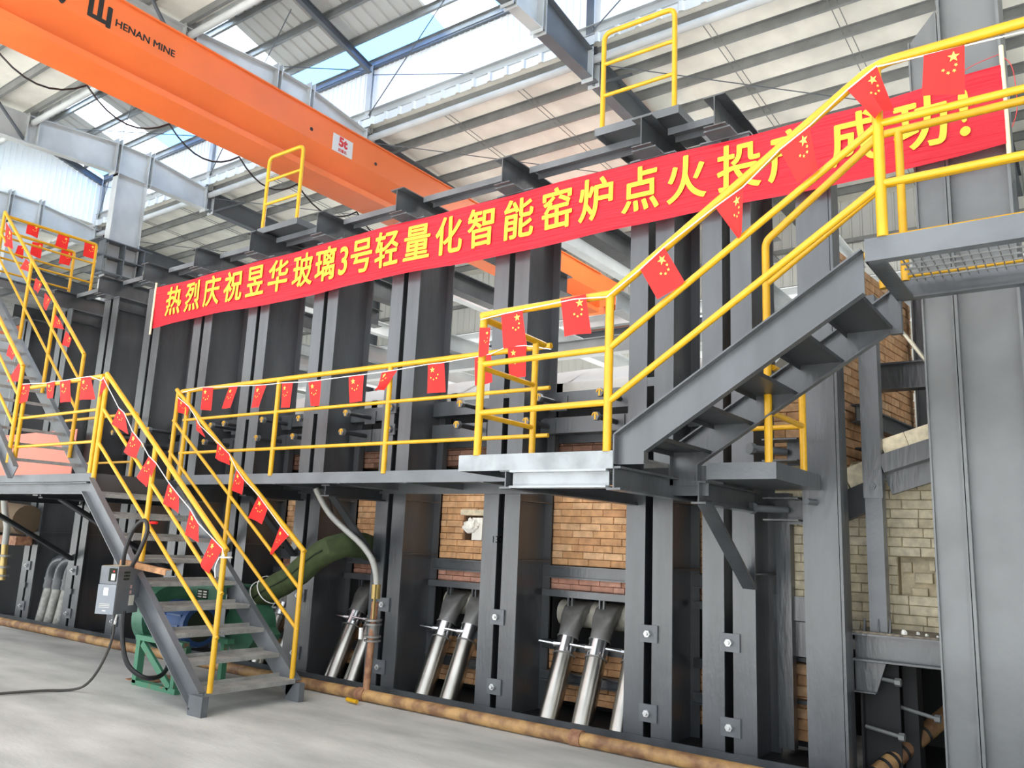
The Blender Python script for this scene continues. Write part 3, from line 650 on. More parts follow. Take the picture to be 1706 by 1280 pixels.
# ================================================================== PLATFORMS, STAIRS
def rail(name, label, runs, posts, r=.026, group=None):
    allp = [p for q in runs for p in q[0]] + [p for q in posts for p in q]
    c = Vector((sum(p[0] for p in allp) / len(allp), sum(p[1] for p in allp) / len(allp), min(p[2] for p in allp)))
    t = thing(name, c, label, 'railing', group or 'yellow tube railings')
    for path, rad, nm in runs: obj(nm, M().tube(bend(path, .05) if len(path) > 2 else path, rad, 12), YEL, t, smooth=True)
    for path in posts: obj('post', M().tube(path, r, 12), YEL, t, smooth=True)
    return t
# walkway along the furnace
wk = thing('walkway', (-6.5, 6.05, 2.1), 'long grey steel walkway running along the furnace between lower stair and middle platform', 'walkway')
obj('edge_channel', M().chan((-9.05, 5.6, 2.16), (-3.9, 5.6, 2.16), .05, .11, side=-1), STEELL, wk)
obj('deck', M().box(-9.05, 5.61, 2.17, -3.9, 6.48, 2.19), CHECK, wk)
obj('rear_channel', M().box(-9.05, 6.44, 2.06, -3.9, 6.455, 2.17), STEEL, wk)
for x in (-8.9, -8.1, -7.2, -6.2, -5.3, -4.4): obj('joist', M().box(x - .02, 5.61, 2.10, x + .02, 6.44, 2.17), STEEL, wk)
for cx, q in ((-9.0, 'behind the lower stair'), (-7.68, 'above the green hose'), (-6.335, 'beside the flexible hose')):
    x = cx - .13
    b = thing('support_bracket', (x, 6.1, 1.3), 'dark steel triangular bracket carrying the walkway ' + q, 'bracket', 'walkway brackets')
    obj('arm', M().ibeam((x, 5.68, 2.04), (x, 6.49, 2.04), .12, .12), STEELD, b)
    obj('brace', M().prof((x, 5.78, 1.99), (x, 6.47, 1.34), [(-.05, -.012), (.05, -.012), (.05, .012), (-.026, .012), (-.026, .06), (-.05, .06)], up=(0, 1, .5)), STEELD, b)
rail('railing', 'yellow three-bar railing along the walkway, hung with small flags', [([(-9.1, 5.6, 3.24), (-3.72, 5.6, 3.24)], .026, 'top_rail'), ([(-9.0, 5.6, 2.88), (-3.72, 5.6, 2.88)], .018, 'mid_rail'), ([(-9.0, 5.6, 2.48), (-3.72, 5.6, 2.48)], .018, 'low_rail')],
     [[(x, 5.6, 2.19), (x, 5.6, 3.24)] for x in (-8.95, -7.26, -5.58)])
# left landing
ld = thing('landing', (-10.2, 5.1, 2.0), 'grey steel landing at left between the lower stair and the climbing stair', 'platform')
obj('edge_plate', M().box(-13.2, 4.59, 2.06, -9.0, 4.60, 2.15), STEELL, ld)
obj('deck', M().box(-13.2, 4.60, 2.13, -9.0, 6.46, 2.15), CHECK, ld)
obj('edge_beam', M().ibeam((-13.2, 4.66, 1.99), (-9.12, 4.66, 1.99), .12, .13), STEELL, ld)
obj('side_beam', M().box(-9.0, 4.60, 1.93, -8.985, 6.44, 2.15), STEEL, ld)
obj('rear_beam', M().ibeam((-13.2, 6.4, 2.02), (-9.05, 6.4, 2.02), .1, .16), STEELD, ld)
for x in (-12.9, -11.6, -10.4, -9.4): obj('joist', M().box(x - .03, 4.72, 2.0, x + .03, 6.35, 2.13), STEELD, ld)
for x, q in ((-10.39, 'right half of the'), (-13.0, 'left half of the')):
    b = thing('support_bracket', (x, 5.6, 1.2), 'dark diagonal steel brace under the %s left landing' % q, 'bracket', 'landing brackets')
    obj('arm', M().ibeam((x, 4.72, 1.93), (x, 6.49, 1.93), .1, .1), STEELD, b)
    obj('brace', M().prof((x, 4.95, 1.88), (x, 6.49, 1.05), [(-.05, -.012), (.05, -.012), (.05, .012), (-.026, .012), (-.026, .06), (-.05, .06)], up=(0, 1, .5)), STEELD, b)
rail('railing', 'yellow railing on the front of the left landing, hung with red flags', [([(-11.0, 4.6, 3.24), (-9.06, 4.6, 3.24)], .026, 'top_rail'), ([(-11.0, 4.6, 2.86), (-9.06, 4.6, 2.86)], .018, 'mid_rail'), ([(-11.0, 4.6, 2.5), (-9.06, 4.6, 2.5)], .018, 'low_rail')],
     [[(-10.95, 4.6, 2.15), (-10.95, 4.6, 3.24)], [(-9.08, 4.6, 2.15), (-9.08, 4.6, 3.24)]])
rail('railing', 'short yellow railing at the back of the left landing', [([(-13.4, 6.3, 3.2), (-11.3, 6.3, 3.2), (-11.3, 6.3, 2.2)], .024, 'top_rail'), ([(-13.4, 6.3, 2.5), (-11.3, 6.3, 2.5)], .018, 'low_rail')],
     [[(-12.3, 6.3, 2.15), (-12.3, 6.3, 3.2)]])
# lower stair
st = thing('staircase', (-7.7, 5.1, 0), 'lower grey steel staircase from the floor up to the left landing', 'staircase')
dx, dz = -2.45, 2.0
for yy, sd in ((4.6, 1), (5.6, -1)):
    p0 = Vector((-6.62, yy, .12)); p1 = Vector((-9.02, yy, 2.02)); d = (p1 - p0).normalized(); n_ = Vector((-d.z, 0, d.x))
    if n_.z < 0: n_ = -n_
    m = M().chan(p0, p1, .065, .20, side=-1 if yy < 5 else 1, up=n_); obj('stringer', m, STEELL, st)
    obj('foot', M().box(-6.70, yy - (.065 if yy < 5 else 0), 0, -6.50, yy + (.0 if yy < 5 else .065), .17), STEELL, st)
for k in range(9):
    z = .215 * (k + 1) - .01; x = -6.56 - .272 * k
    tr = obj('tread', M().box(x - .25, 4.605, z - .006, x, 5.595, z + .002), CHECK, st)
    obj('nosing', M().box(x - .004, 4.605, z - .038, x, 5.595, z - .006), CHECK, tr); obj('rear_lip', M().box(x - .25, 4.605, z - .006, x - .246, 5.595, z + .035), CHECK, tr)
def stair_rail(label, y, top, bot, offs, posts):
    (x0, z0), (x1, z1) = top, bot; sl = (z1 - z0) / (x1 - x0)
    runs = [([(x0, y, z0), (x1, y, z1)], .026, 'top_rail')] + [([(x0, y, z0 - o), (x1 if x1 < x0 else x1, y, z1 - o)], .019, 'mid_rail') for o in offs]
    return rail('stair_railing', label, runs, [[(x, y, zb), (x, y, z0 + sl * (x - x0))] for x, zb in posts], group='yellow stair railings')
stair_rail('near yellow railing of the lower stair, strung with red flags', 4.6, (-9.0, 3.26), (-6.47, 1.42), (.38, .76), ((-8.98, 2.07), (-7.83, 1.26), (-6.5, .2)))
stair_rail('far yellow railing of the lower stair, next to the walkway', 5.6, (-9.22, 3.27), (-6.6, 1.42), (.38, .76), ((-9.18, 2.15), (-7.93, 1.2), (-6.62, .2)))
# climbing stair at left
cs = thing('staircase', (-12.7, 4.95, 2.15), 'grey climbing staircase at the far left, rising from the landing to the high platform', 'staircase')
for yy in (4.55, 5.38):
    p0 = Vector((-10.75, yy, 2.18)); p1 = Vector((-15.0, yy, 5.55)); d = (p1 - p0).normalized(); n_ = Vector((-d.z, 0, d.x)); n_ = n_ if n_.z > 0 else -n_
    obj('stringer', M().chan(p0, p1, .06, .19, side=-1 if yy < 5 else 1, up=n_), STEELL, cs)
for k in range(15):
    z = 2.15 + .215 * (k + 1); x = -10.9 - .272 * k
    tr = obj('tread', M().box(x - .24, 4.56, z - .006, x, 5.375, z), CHECK, cs); obj('nosing', M().box(x - .004, 4.56, z - .04, x, 5.375, z - .006), CHECK, tr)
stair_rail('far yellow railing of the climbing stair at far left', 5.35, (-14.5, 6.62), (-11.15, 3.86), (.38, .76), ((-14.5, 5.4), (-13.2, 4.3), (-12.2, 3.4), (-11.15, 2.45)))
stair_rail('near yellow railing of the climbing stair at far left', 4.55, (-14.5, 6.3), (-11.0, 3.52), (.38, .76), ((-13.2, 4.2), (-12.1, 3.3), (-11.0, 2.3)))
hp = thing('high_platform', (-15.6, 5.6, 5.4), 'high grey platform at the top of the climbing stair, far left', 'platform')
obj('deck', M().box(-17.5, 4.5, 5.46, -14.5, 6.9, 5.48), CHECK, hp); obj('edge_channel', M().box(-14.5, 4.5, 5.36, -14.49, 6.9, 5.48), STEELL, hp)
for yy in (4.6, 5.7, 6.8): obj('joist', M().box(-17.4, yy - .03, 5.34, -14.5, yy + .03, 5.46), STEEL, hp)
rail('railing', 'yellow end railing of the high platform at far left, hung with flags', [([(-14.5, 5.35, 6.56), (-14.5, 6.9, 6.56), (-14.5, 6.9, 5.5)], .026, 'top_rail'), ([(-14.5, 5.35, 6.2), (-14.5, 6.9, 6.2)], .018, 'mid_rail'), ([(-14.5, 5.35, 5.84), (-14.5, 6.9, 5.84)], .018, 'low_rail')], [])
rail('railing', 'second yellow railing just behind the high platform end railing', [([(-15.3, 5.2, 6.56), (-15.3, 6.9, 6.56), (-15.3, 6.9, 5.5)], .026, 'top_rail'), ([(-15.3, 5.2, 6.2), (-15.3, 6.9, 6.2)], .018, 'mid_rail'), ([(-15.3, 5.2, 5.84), (-15.3, 6.9, 5.84)], .018, 'low_rail')], [[(-15.3, 5.3, 5.5), (-15.3, 5.3, 6.56)]])
ps = thing('plastic_sheet', (-13.3, 6.2, 2.3), 'pinkish red sheet hanging behind the treads of the climbing stair', 'banner')
obj('sheet', M().box(-15.9, 6.30, 2.25, -13.0, 6.31, 3.05), SACK, ps)
# middle platform
mp = thing('middle_platform', (-3.1, 5.1, 2.1), 'grey steel middle platform with bright edge channels at the foot of the upper stair', 'platform')
obj('front_channel', M().box(-3.82, 4.59, 2.09, -2.55, 4.60, 2.205), mat('bright_grey_paint', (.26, .28, .29), .36, var=.2, scale=4, bump=.1), mp)
obj('deck', M().box(-3.82, 4.60, 2.19, -2.57, 6.46, 2.205), CHECK, mp)
obj('deck', M().box(-2.57, 5.49, 2.19, -1.8, 6.46, 2.205), CHECK, mp)
obj('left_channel', M().box(-3.82, 4.60, 2.09, -3.81, 6.46, 2.19), STEEL, mp)
obj('edge_beam', M().ibeam((-3.36, 4.64, 2.03), (-2.60, 4.64, 2.03), .10, .12), mat('pale_grey_paint', (.30, .32, .33), .36, var=.2, scale=3), mp)
obj('side_beam', M().ibeam((-2.55, 4.60, 2.03), (-2.55, 6.49, 2.03), .10, .15), STEEL, mp)
obj('side_beam', M().ibeam((-3.4, 4.60, 2.03), (-3.4, 6.49, 2.03), .10, .13), STEEL, mp)
obj('front_channel', M().box(-2.28, 5.44, 2.09, -1.79, 5.45, 2.205), STEELL, mp)
obj('right_channel', M().box(-1.80, 5.45, 2.09, -1.79, 6.46, 2.205), STEEL, mp)
obj('stair_bearer', M().box(-2.55, 5.48, 1.98, -2.28, 5.49, 2.19), STEEL, mp)
for y in (5.1, 5.6, 6.1): obj('joist', M().box(-3.8, y - .02, 2.11, -2.6, y + .02, 2.19), STEELD, mp)
obj('under_sheet', M().box(-2.28, 5.46, 2.095, -1.80, 6.45, 2.105), STEEL, mp)
b = thing('support_bracket', (-2.36, 6, 1.3), 'dark diagonal bracket with angle brace under the middle platform', 'bracket')
obj('arm', M().ibeam((-2.33, 5.42, 2.0), (-2.33, 6.49, 2.0), .11, .16), STEEL, b)
obj('brace', M().prof((-2.33, 5.52, 1.94), (-2.36, 6.49, 1.33), [(-.055, -.012), (.055, -.012), (.055, .012), (-.03, .012), (-.03, .075), (-.055, .075)], up=(0, 1, .5)), STEEL, b)
rail('railing', 'yellow front railing of the middle platform with two large flags', [([(-3.68, 4.6, 3.24), (-2.59, 4.6, 3.25)], .029, 'top_rail'), ([(-3.66, 4.6, 2.87), (-2.6, 4.6, 2.88)], .022, 'mid_rail'), ([(-3.66, 4.6, 2.51), (-2.6, 4.6, 2.52)], .022, 'low_rail')],
     [[(-3.66, 4.6, 2.2), (-3.66, 4.6, 3.24)], [(-2.6, 4.6, 2.2), (-2.6, 4.6, 3.25)]], r=.029)
rail('railing', 'short yellow side railing at the left end of the middle platform', [([(-3.67, 4.6, 3.22), (-3.67, 5.42, 3.2)], .026, 'top_rail'), ([(-3.67, 4.6, 2.85), (-3.67, 5.3, 2.84)], .02, 'mid_rail'), ([(-3.67, 4.6, 2.5), (-3.67, 5.3, 2.5)], .02, 'low_rail')],
     [[(-3.67, 5.3, 2.2), (-3.67, 5.3, 3.2)]])
# small guard at right end of the middle platform
rail('railing', 'small yellow guard at the right end of the middle platform, below the upper stair', [([(-1.82, 5.5, 3.2), (-1.82, 6.15, 3.2)], .024, 'top_rail'), ([(-1.82, 5.5, 2.86), (-1.82, 6.15, 2.86)], .02, 'mid_rail'), ([(-1.82, 5.5, 2.54), (-1.82, 6.15, 2.54)], .02, 'low_rail'), ([(-2.3, 6.15, 2.54), (-1.82, 6.15, 2.54)], .019, 'cross_rail')],
     [[(-1.82, 6.15, 2.2), (-1.82, 6.15, 3.2)], [(-1.86, 5.5, 2.2), (-1.86, 5.5, 3.2)]], r=.026)
# upper stair
us = thing('staircase', (-1.7, 5.0, 2.2), 'upper grey steel staircase seen from below, rising right to the upper platform', 'staircase')
sl = (3.26 - 2.32) / (-1.02 + 2.52)
for yy in (4.6, 5.42):
    zf = 2.12 if yy < 5 else 2.05
    o_ = [(-2.55, zf), (-2.55, 2.31), (-1.02, 3.28), (-1.02, 3.03), (-2.34, 2.195), (-2.34, zf)]
    pr_ = obj('stringer', M().plate([(a, yy + .055, b) for a, b in o_], .009, (0, 1, 0)), STEEL, us)
    for q, nm_ in ((0, 'end_flange'), (1, 'top_flange'), (3, 'bottom_flange'), (4, 'foot_flange')):
        a, b = o_[q], o_[q + 1]
        obj(nm_, M().bar((a[0], yy + .025, a[1]), (b[0], yy + .025, b[1]), .055, .010, up=(0, 1, 0)) if False else M().plate([(a[0], yy - .005, a[1]), (b[0], yy - .005, b[1]), (b[0], yy + .055, b[1]), (a[0], yy + .055, a[1])], .010, (b[1] - a[1], 0, a[0] - b[0])), STEEL, pr_)
for k in range(-1, 4):
    z = 2.475 + .187 * k; x = -2.24 + .305 * k
    tr = obj('tread', M().box(x, 4.66, z, x + .29, 5.47, z + .006), STEELD, us)
    obj('lip', M().box(x, 4.66, z - .03, x + .006, 5.47, z), STEELD, tr); obj('lip', M().box(x + .284, 4.66, z - .02, x + .29, 5.47, z), STEELD, tr)
sr = (4.36 - 3.25) / (-.91 + 2.59)
rail('stair_railing', 'near yellow railing of the upper stair, carrying large red flags', [([(-2.59, 4.6, 3.25), (-.95, 4.6, 4.335)], .029, 'top_rail'), ([(-2.6, 4.6, 2.88), (-.91, 4.6, 3.99)], .022, 'mid_rail'), ([(-2.6, 4.6, 2.52), (-.91, 4.6, 3.63)], .022, 'low_rail')], [], group='yellow stair railings')
rail('stair_railing', 'far yellow railing of the upper stair', [([(-1.84, 5.45, 2.2), (-1.84, 5.45, 3.76), (-1.06, 5.45, 4.36)], .027, 'top_rail'), ([(-1.84, 5.45, 3.44), (-1.06, 5.45, 3.99)], .020, 'mid_rail'), ([(-1.84, 5.45, 3.08), (-1.06, 5.45, 3.63)], .020, 'low_rail')], [], group='yellow stair railings')
# upper platform
upf = thing('upper_platform', (0, 5.0, 3.2), 'upper grey platform with open mesh grating at the right edge', 'platform')
obj('front_channel', M().box(-1.0, 4.59, 3.20, 1.3, 4.60, 3.33).box(-1.0, 4.60, 3.20, 1.3, 4.66, 3.21), STEELL, upf)
obj('left_channel', M().box(-1.0, 4.60, 3.20, -.99, 5.45, 3.33).box(-.99, 4.66, 3.20, -.90, 5.38, 3.21), STEEL, upf)
obj('rear_channel', M().box(-1.05, 5.44, 3.20, 1.3, 5.45, 3.33).box(-1.0, 5.38, 3.20, 1.3, 5.44, 3.21), STEEL, upf)
obj('hanger_plate', M().box(-1.05, 5.42, 2.99, -.98, 5.47, 3.22), STEEL, upf)
gt = obj('grating_frame', M().box(-.95, 4.66, 3.30, 1.28, 4.675, 3.33), STEEL, upf)
gb = M(); x = -.88
while x < 1.25: gb.box(x, 4.67, 3.306, x + .004, 5.42, 3.32); x += .048
gb2 = M(); y = 4.74
while y < 5.42: gb2.box(-.90, y, 3.30, 1.25, y + .006, 3.312); y += .10
g1 = obj('bearing_bars', gb, ZINC, upf); g1['kind'] = 'stuff'; g2 = obj('cross_bars', gb2, ZINC, upf); g2['kind'] = 'stuff'
rail('railing', 'near yellow railing of the upper platform at top right', [([(-.95, 4.6, 4.335), (-.85, 4.6, 4.37), (1.2, 4.6, 4.37)], .029, 'top_rail'), ([(-.9, 4.6, 4.0), (1.2, 4.6, 4.0)], .022, 'mid_rail'), ([(-.9, 4.6, 3.64), (1.2, 4.6, 3.64)], .022, 'low_rail')],
     [[(-.905, 4.6, 3.33), (-.905, 4.6, 4.35)]], r=.03)
rail('railing', 'far yellow railing of the upper platform at top right', [([(-1.06, 5.45, 4.36), (1.2, 5.45, 4.38)], .026, 'top_rail'), ([(-1.05, 5.45, 4.0), (1.2, 5.45, 4.0)], .02, 'mid_rail'), ([(-1.05, 5.45, 3.64), (1.2, 5.45, 3.64)], .02, 'low_rail'), ([(-.97, 5.45, 3.36), (1.2, 5.45, 3.36)], .012, 'kick_rail')],
     [[(-1.08, 5.45, 3.3), (-1.08, 5.45, 4.36)], [(-.95, 5.45, 3.33), (-.95, 5.45, 4.37)]])

# ================================================================== RIGHT END OF THE FURNACE
c1 = thing('furnace_column', (-1.8, 6.5, 0), 'single broad dark grey column right of the middle platform', 'column')
b = M(); b.box(-1.94, 6.5, 0, -1.68, 6.515, 4.95); b.box(-1.69, 6.515, 0, -1.68, 6.80, 4.95); b.box(-1.94, 6.515, 0, -1.93, 6.95, 4.95); b.box(-1.94, 6.80, 0, -1.68, 6.815, 4.95)
obj('beam', b, STEEL, c1)
obj('seam_flange', M().box(-1.675, 6.50, 0, -1.655, 6.60, 4.95), STEEL, c1)
pb = obj('stop_bolt', M().tube([(-1.86, 6.33, 2.0), (-1.84, 6.5, 2.0)], .024, 10), STEELL, c1, smooth=True)
c2 = thing('furnace_column', (-.7, 6.5, 0), 'tallest and broadest grey column pair rising beside the right edge, past the upper platform', 'column')
b = M(); b.box(-1.03, 6.47, 0, -1.018, 6.62, 5.6); b.box(-1.018, 6.50, 0, -.835, 6.512, 5.6); b.box(-.835, 6.47, 0, -.822, 6.62, 5.8)
b.plate([(-1.024, 6.506, 5.6), (-.83, 6.506, 5.6), (-.83, 6.506, 5.83)], .012, (0, 1, 0)); b.box(-1.03, 6.62, 0, -.82, 6.63, 5.5)
obj('side_member', b, C2M, c2)
b = M(); b.box(-.815, 6.46, 0, -.795, 6.95, 7.2); b.box(-.795, 6.54, 0, -.425, 6.555, 7.2); b.box(-.425, 6.46, 0, -.405, 6.95, 7.2)
obj('main_member', b, C2M, c2)
# brick pier left of the single column, with two stop rollers
w = thing('brick_wall', (-2.1, 7.0, .9), 'narrow pale cream firebrick pier left of the broad single column', 'brick wall')
obj('mortar', M().box(-2.32, 7.03, 1.25, -1.95, 7.25, 3.1), MORTARC, w); bricks(w, -2.32, -1.95, 1.25, 2.35, 7.0, B_CR, bh=.075); bricks(w, -2.32, -1.95, 2.35, 3.1, 7.0, B_OR, bh=.075)
fb = thing('bay_framing', (-2.1, 7, .9), 'dark steel frame around the narrow pale brick pier', 'steel frame')
obj('post', M().box(-2.28, 6.88, .1, -2.16, 6.98, 2.1), STEEL, fb)
obj('sill', M().box(-2.32, 6.93, 1.08, -1.94, 7.2, 1.27), STEEL, fb); obj('beam', M().box(-2.32, 6.97, .80, -1.94, 7.05, 1.07), STEEL, fb)
obj('backing', M().box(-2.32, 7.3, .05, -1.94, 7.35, 1.0), STEELD, fb)
for z, q in ((1.95, 'lower'), (2.42, 'upper')):
    rb = thing('stop_roller', (-2.1, 6.6, z - .1), q + ' bolt pad with fork plates beside the ' + ('underside of the platform' if z < 2 else 'small yellow guard'), 'bracket')
    obj('rod', M().tube([(-2.30, 6.42, z), (-2.12, 6.68, z)], .030, 12), STEELL, rb, smooth=True)
    obj('rod_head', M().tube([(-2.315, 6.39, z), (-2.295, 6.425, z)], .048, 8), STEELL, rb)
    for q2 in (-.085, .085): obj('fork_plate', M().box(-2.26, 6.52, z + q2 - .006, -1.98, 6.72, z + q2 + .006), STEEL, rb)
    obj('pad', M().box(-2.12, 6.72, z - .11, -1.96, 6.75, z + .11), STEEL, rb)
# lower brick glimpses behind the pier
w = thing('brick_wall', (-2.1, 7.28, .1), 'sooty orange brickwork low behind the dark gap left of the broad column', 'brick wall')
bricks(w, -2.32, -1.94, .12, .72, 7.15, B_OR, bh=.09)
for zz in (.42, .75): obj('scorched_ledge', M().box(-2.32, 7.05, zz, -1.95, 7.15, zz + .03), STEELD, w)
# cream brick bay between the broad columns
w = thing('brick_wall', (-1.35, 7.3, 1.0), 'cream firebrick wall with recessed square port between the two broad right columns', 'brick wall')
hx = (-1.44, -1.16, 1.30, 1.62)
bk_ = M(); bk_.box(-1.95, 7.33, 1.0, hx[0], 7.55, 2.4); bk_.box(hx[1], 7.33, 1.0, -.9, 7.55, 2.4); bk_.box(hx[0], 7.33, 1.0, hx[1], 7.55, hx[2]); bk_.box(hx[0], 7.33, hx[3], hx[1], 7.55, 2.4)
obj('mortar', bk_, MORTARC, w)
bricks(w, -1.95, -.9, 1.02, 2.38, 7.3, B_CR, bh=.075, hole=hx)
pt = M(); pt.box(hx[0], 7.44, hx[2], hx[1], 7.5, hx[3]); obj('port_back', pt, B_CR, w)
for (a, b_, cc, d_) in ((-1.42, -1.35, 1.50, 1.58), (-1.33, -1.2, 1.42, 1.50), (-1.36, -1.24, 1.32, 1.38), (-1.22, -1.18, 1.52, 1.6)):
    o = bpy.data.objects.new('brick', brick_mesh(B_CR)); S.collection.objects.link(o); o.parent = w
    o.location = Vector(((a + b_) / 2, 7.42, (cc + d_) / 2)) - WLOC[w.name]; o.scale = (b_ - a, .06, d_ - cc)
bb = thing('sill_beam', (-1.35, 6.85, .8), 'dark grey sill beam under the cream brick wall', 'steel beam')
obj('beam', M().ibeam((-1.68, 6.88, .94), (-.8, 6.88, .94), .20, .20), STEEL, bb)
obj('ledge', M().box(-1.68, 6.80, 1.04, -.8, 7.35, 1.055), DUST, bb)
obj('gusset_plate', M().plate([(-1.68, 6.86, .83), (-1.46, 6.86, .83), (-1.53, 6.86, .62), (-1.68, 6.86, .62)], .02, (0, 1, 0)), STEEL, bb)
obj('gusset_flange', M().box(-1.68, 6.80, .61, -1.53, 6.92, .62), STEEL, bb)
db = M()
for k, (x, y, s_) in enumerate(((-1.33, 6.86, .022), (-1.18, 6.88, .012), (-1.1, 6.84, .010), (-1.25, 6.95, .014), (-1.5, 6.92, .012))):
    tag(obj('rubble', M().loft([[(x + s_ * math.cos(a) * (1.1 if a < 3 else .8), y + s_ * math.sin(a) * .8, 1.055 + h) for a in [q * math.pi / 3 for q in range(6)]] for h in (0, s_)] + [[(x + s_ * .4 * math.cos(a), y + s_ * .4 * math.sin(a), 1.055 + s_ * 1.5) for a in [q * math.pi / 3 for q in range(6)]]]), BLANKET), ['largest white crumb', 'small crumb near the right column', 'rightmost tiny crumb', 'crumb in the middle', 'small crumb beside the post foot'][k] + ' of rubble on the sill ledge', 'rubble', 'crumbs on the sill')
sp = thing('box_post', (-1.5, 6.92, 1.055), 'grey square box post standing on the sill before the cream bricks', 'column')
obj('lower_tube', M().box(-1.565, 6.86, 1.055, -1.44, 6.985, 2.2), STEELL, sp); obj('upper_tube', M().box(-1.575, 6.855, 2.2, -1.435, 6.985, 3.7), STEEL, sp)
for x in (-1.60, -1.50, -1.42): obj('foot_gusset', M().plate([(x, 6.83, 1.056), (x, 6.9, 1.056), (x, 6.86, 1.15)], .012, (1, 0, 0)), STEEL, sp)
obj('clamp_plate', M().box(-1.57, 6.84, 2.06, -1.43, 6.855, 2.28), STEEL, sp); bolt(-1.50, 6.84, 2.15, sp, .026, .035, STEELL)
ab = thing('arch_beam', (-1.25, 7, 2.2), 'sloping dark skewback beam right of the square box post', 'steel beam')
sb = (Vector((-1.44, 6.93, 2.325)), Vector((-.9, 6.93, 2.50)))
obj('beam', M().bar(sb[0], sb[1], .14, .14), STEEL, ab)
obj('under_plate', M().bar(sb[0] + Vector((.02, .1, -.15)), sb[1] + Vector((0, .1, -.15)), .05, .16), STEEL, ab)
obj('beam', M().bar((-1.95, 7.1, 1.93), (-1.56, 7.1, 2.1), .12, .22), STEELD, ab)
sk = thing('skew_brick', (-1.2, 7.05, 2.3), 'row of pale cream skew blocks resting on the sloping beam', 'brick course')
for k in range(3):
    p = sb[0] + (sb[1] - sb[0]) * (k / 3 + .002); q = sb[0] + (sb[1] - sb[0]) * (k / 3 + .329); o_ = Vector((0, .17, .135))
    obj('brick', M().bar(p + o_, q + o_, .32, .13), B_CR, sk)
for k in range(2):
    obj('brick', M().bar((-1.95 + k * .2, 7.22, 2.14 + k * .09), (-1.76 + k * .2, 7.22, 2.22 + k * .09), .3, .16), B_CR, sk)
w = thing('brick_wall', (-1.78, 7.2, 2.2), 'orange-brown brick side wall receding between the two broad right columns', 'brick wall')
bricks(w, 7.2, 9.25, 2.2, 4.25, -1.78, B_OR, axis='y', bh=.078, bl=.24, gap=.004)
obj('mortar', M().box(-2.0, 7.2, 2.2, -1.81, 9.25, 4.25), MORTAR, w)
w.rotation_euler = (0, 0, R(-5.5))
ff = thing('rear_framing', (-1.5, 8.5, 2), 'dark steel members crossing before the receding brick wall at right', 'steel frame')
obj('cross_beam', M().ibeam((-1.72, 7.7, 3.18), (-1.22, 7.7, 3.18), .14, .24), STEEL, ff)
obj('side_beam', M().ibeam((-1.70, 7.25, 2.80), (-1.52, 9.1, 2.80), .08, .16), STEEL, ff)
obj('side_beam', M().ibeam((-1.66, 7.25, 2.42), (-1.46, 9.1, 2.42), .12, .18), STEELD, ff)
obj('web_column', M().box(-1.52, 9.1, 1.8, -1.0, 9.12, 4.5).box(-1.53, 9.0, 1.8, -1.515, 9.2, 4.5), STEEL, ff)
obj('cross_beam', M().ibeam((-1.6, 9.05, 4.4), (-1.0, 9.05, 4.4), .14, .12), STEEL, ff)
cd_ = thing('conduit', (-1.0, 6.7, 3), 'bundle of pale metal conduits sloping beside the tall right column', 'conduit')
for k in range(3): obj('tube', M().tube([(-1.20 + .03 * k, 6.60, 3.31 - .04 * k), (-1.02 + .02 * k, 6.62, 3.02 - .03 * k)], .012, 8), mat('pale_metal_%d' % k, (.5, .47, .38), .35, .5), cd_, smooth=True)
# pit with threaded rods and a pipe
pit = thing('dark_plinth', (-1.2, 7.4, 0), 'plinth plates coloured near-black for the shade in the opening under the sill beam', 'steel frame')
obj('post', M().box(-1.66, 6.98, 0, -1.40, 7.0, .82), SHADE, pit); obj('post', M().box(-1.40, 7.1, 0, -1.30, 7.3, .82), SHADE, pit)
obj('side_plate', M().box(-1.66, 6.9, 0, -1.645, 7.1, .62), SHADE, pit); obj('floor_plate', M().box(-1.66, 7.0, .0, -.3, 8.4, .01), SHADE, pit)
obj('back_plate', M().box(-2.6, 8.4, 0, -.3, 8.42, 1.0), SHADE, pit); obj('roof_plate', M().box(-2.3, 7.36, .84, -.3, 9, .86), SHADE, pit)  # back plate added to close off far light, coloured as deep shade
for k, (x0, z0, x1, z1) in enumerate(((-1.55, .72, -1.38, .71), (-1.63, .36, -1.37, .33), (-1.42, .50, -1.16, .46))):
    t = thing('threaded_rod', (x0, 6.95, z0), '%s grey threaded rod with hex nut sticking out in the dark opening' % ['upper', 'lower', 'faint middle'][k], 'bolt', 'threaded rods in the opening')
    yb = 6.9 if k < 2 else 7.1
    obj('rod', M().tube([(x0, yb, z0), (x1, yb - .05, z1)], .014, 8), ZINC, t, smooth=True); obj('nut', M().tube([(x1 - .02, yb - .05, z1), (x1 + .02, yb - .053, z1)], .03, 6), ZINC, t)
tp = thing('duct_pipe', (-1.1, 7.3, .3), 'rusty pipe with black tape bands running into the dark opening at lower right', 'pipe')
A2, B2 = Vector((-1.62, 6.72, -.02)), Vector((-.98, 7.9, .62))
obj('pipe', M().tube([A2, B2], .065, 16), RUST, tp, smooth=True)
for f in (.08, .16, .22, .30, .48): obj('tape_band', M().tube([A2 + (B2 - A2) * f, A2 + (B2 - A2) * (f + .018)], .068, 16), RUBBER, tp, smooth=True)
eq = thing('equipment_box', (.1, 8.3, 0), 'dark blue equipment cabinet partly visible at the right edge', 'cabinet')
obj('body', M().box(-.36, 8.0, 0, .9, 8.9, 4.15), mat('dark_blue_paint', (.03, .035, .07), .35), eq)
obj('panel', M().box(-.32, 7.97, 4.2, .9, 8.3, 4.8), STEELL, eq); obj('ledge', M().box(-.34, 7.95, 4.85, .9, 8.3, 4.9), mat('dark_blue_trim', (.02, .022, .05), .35), eq)

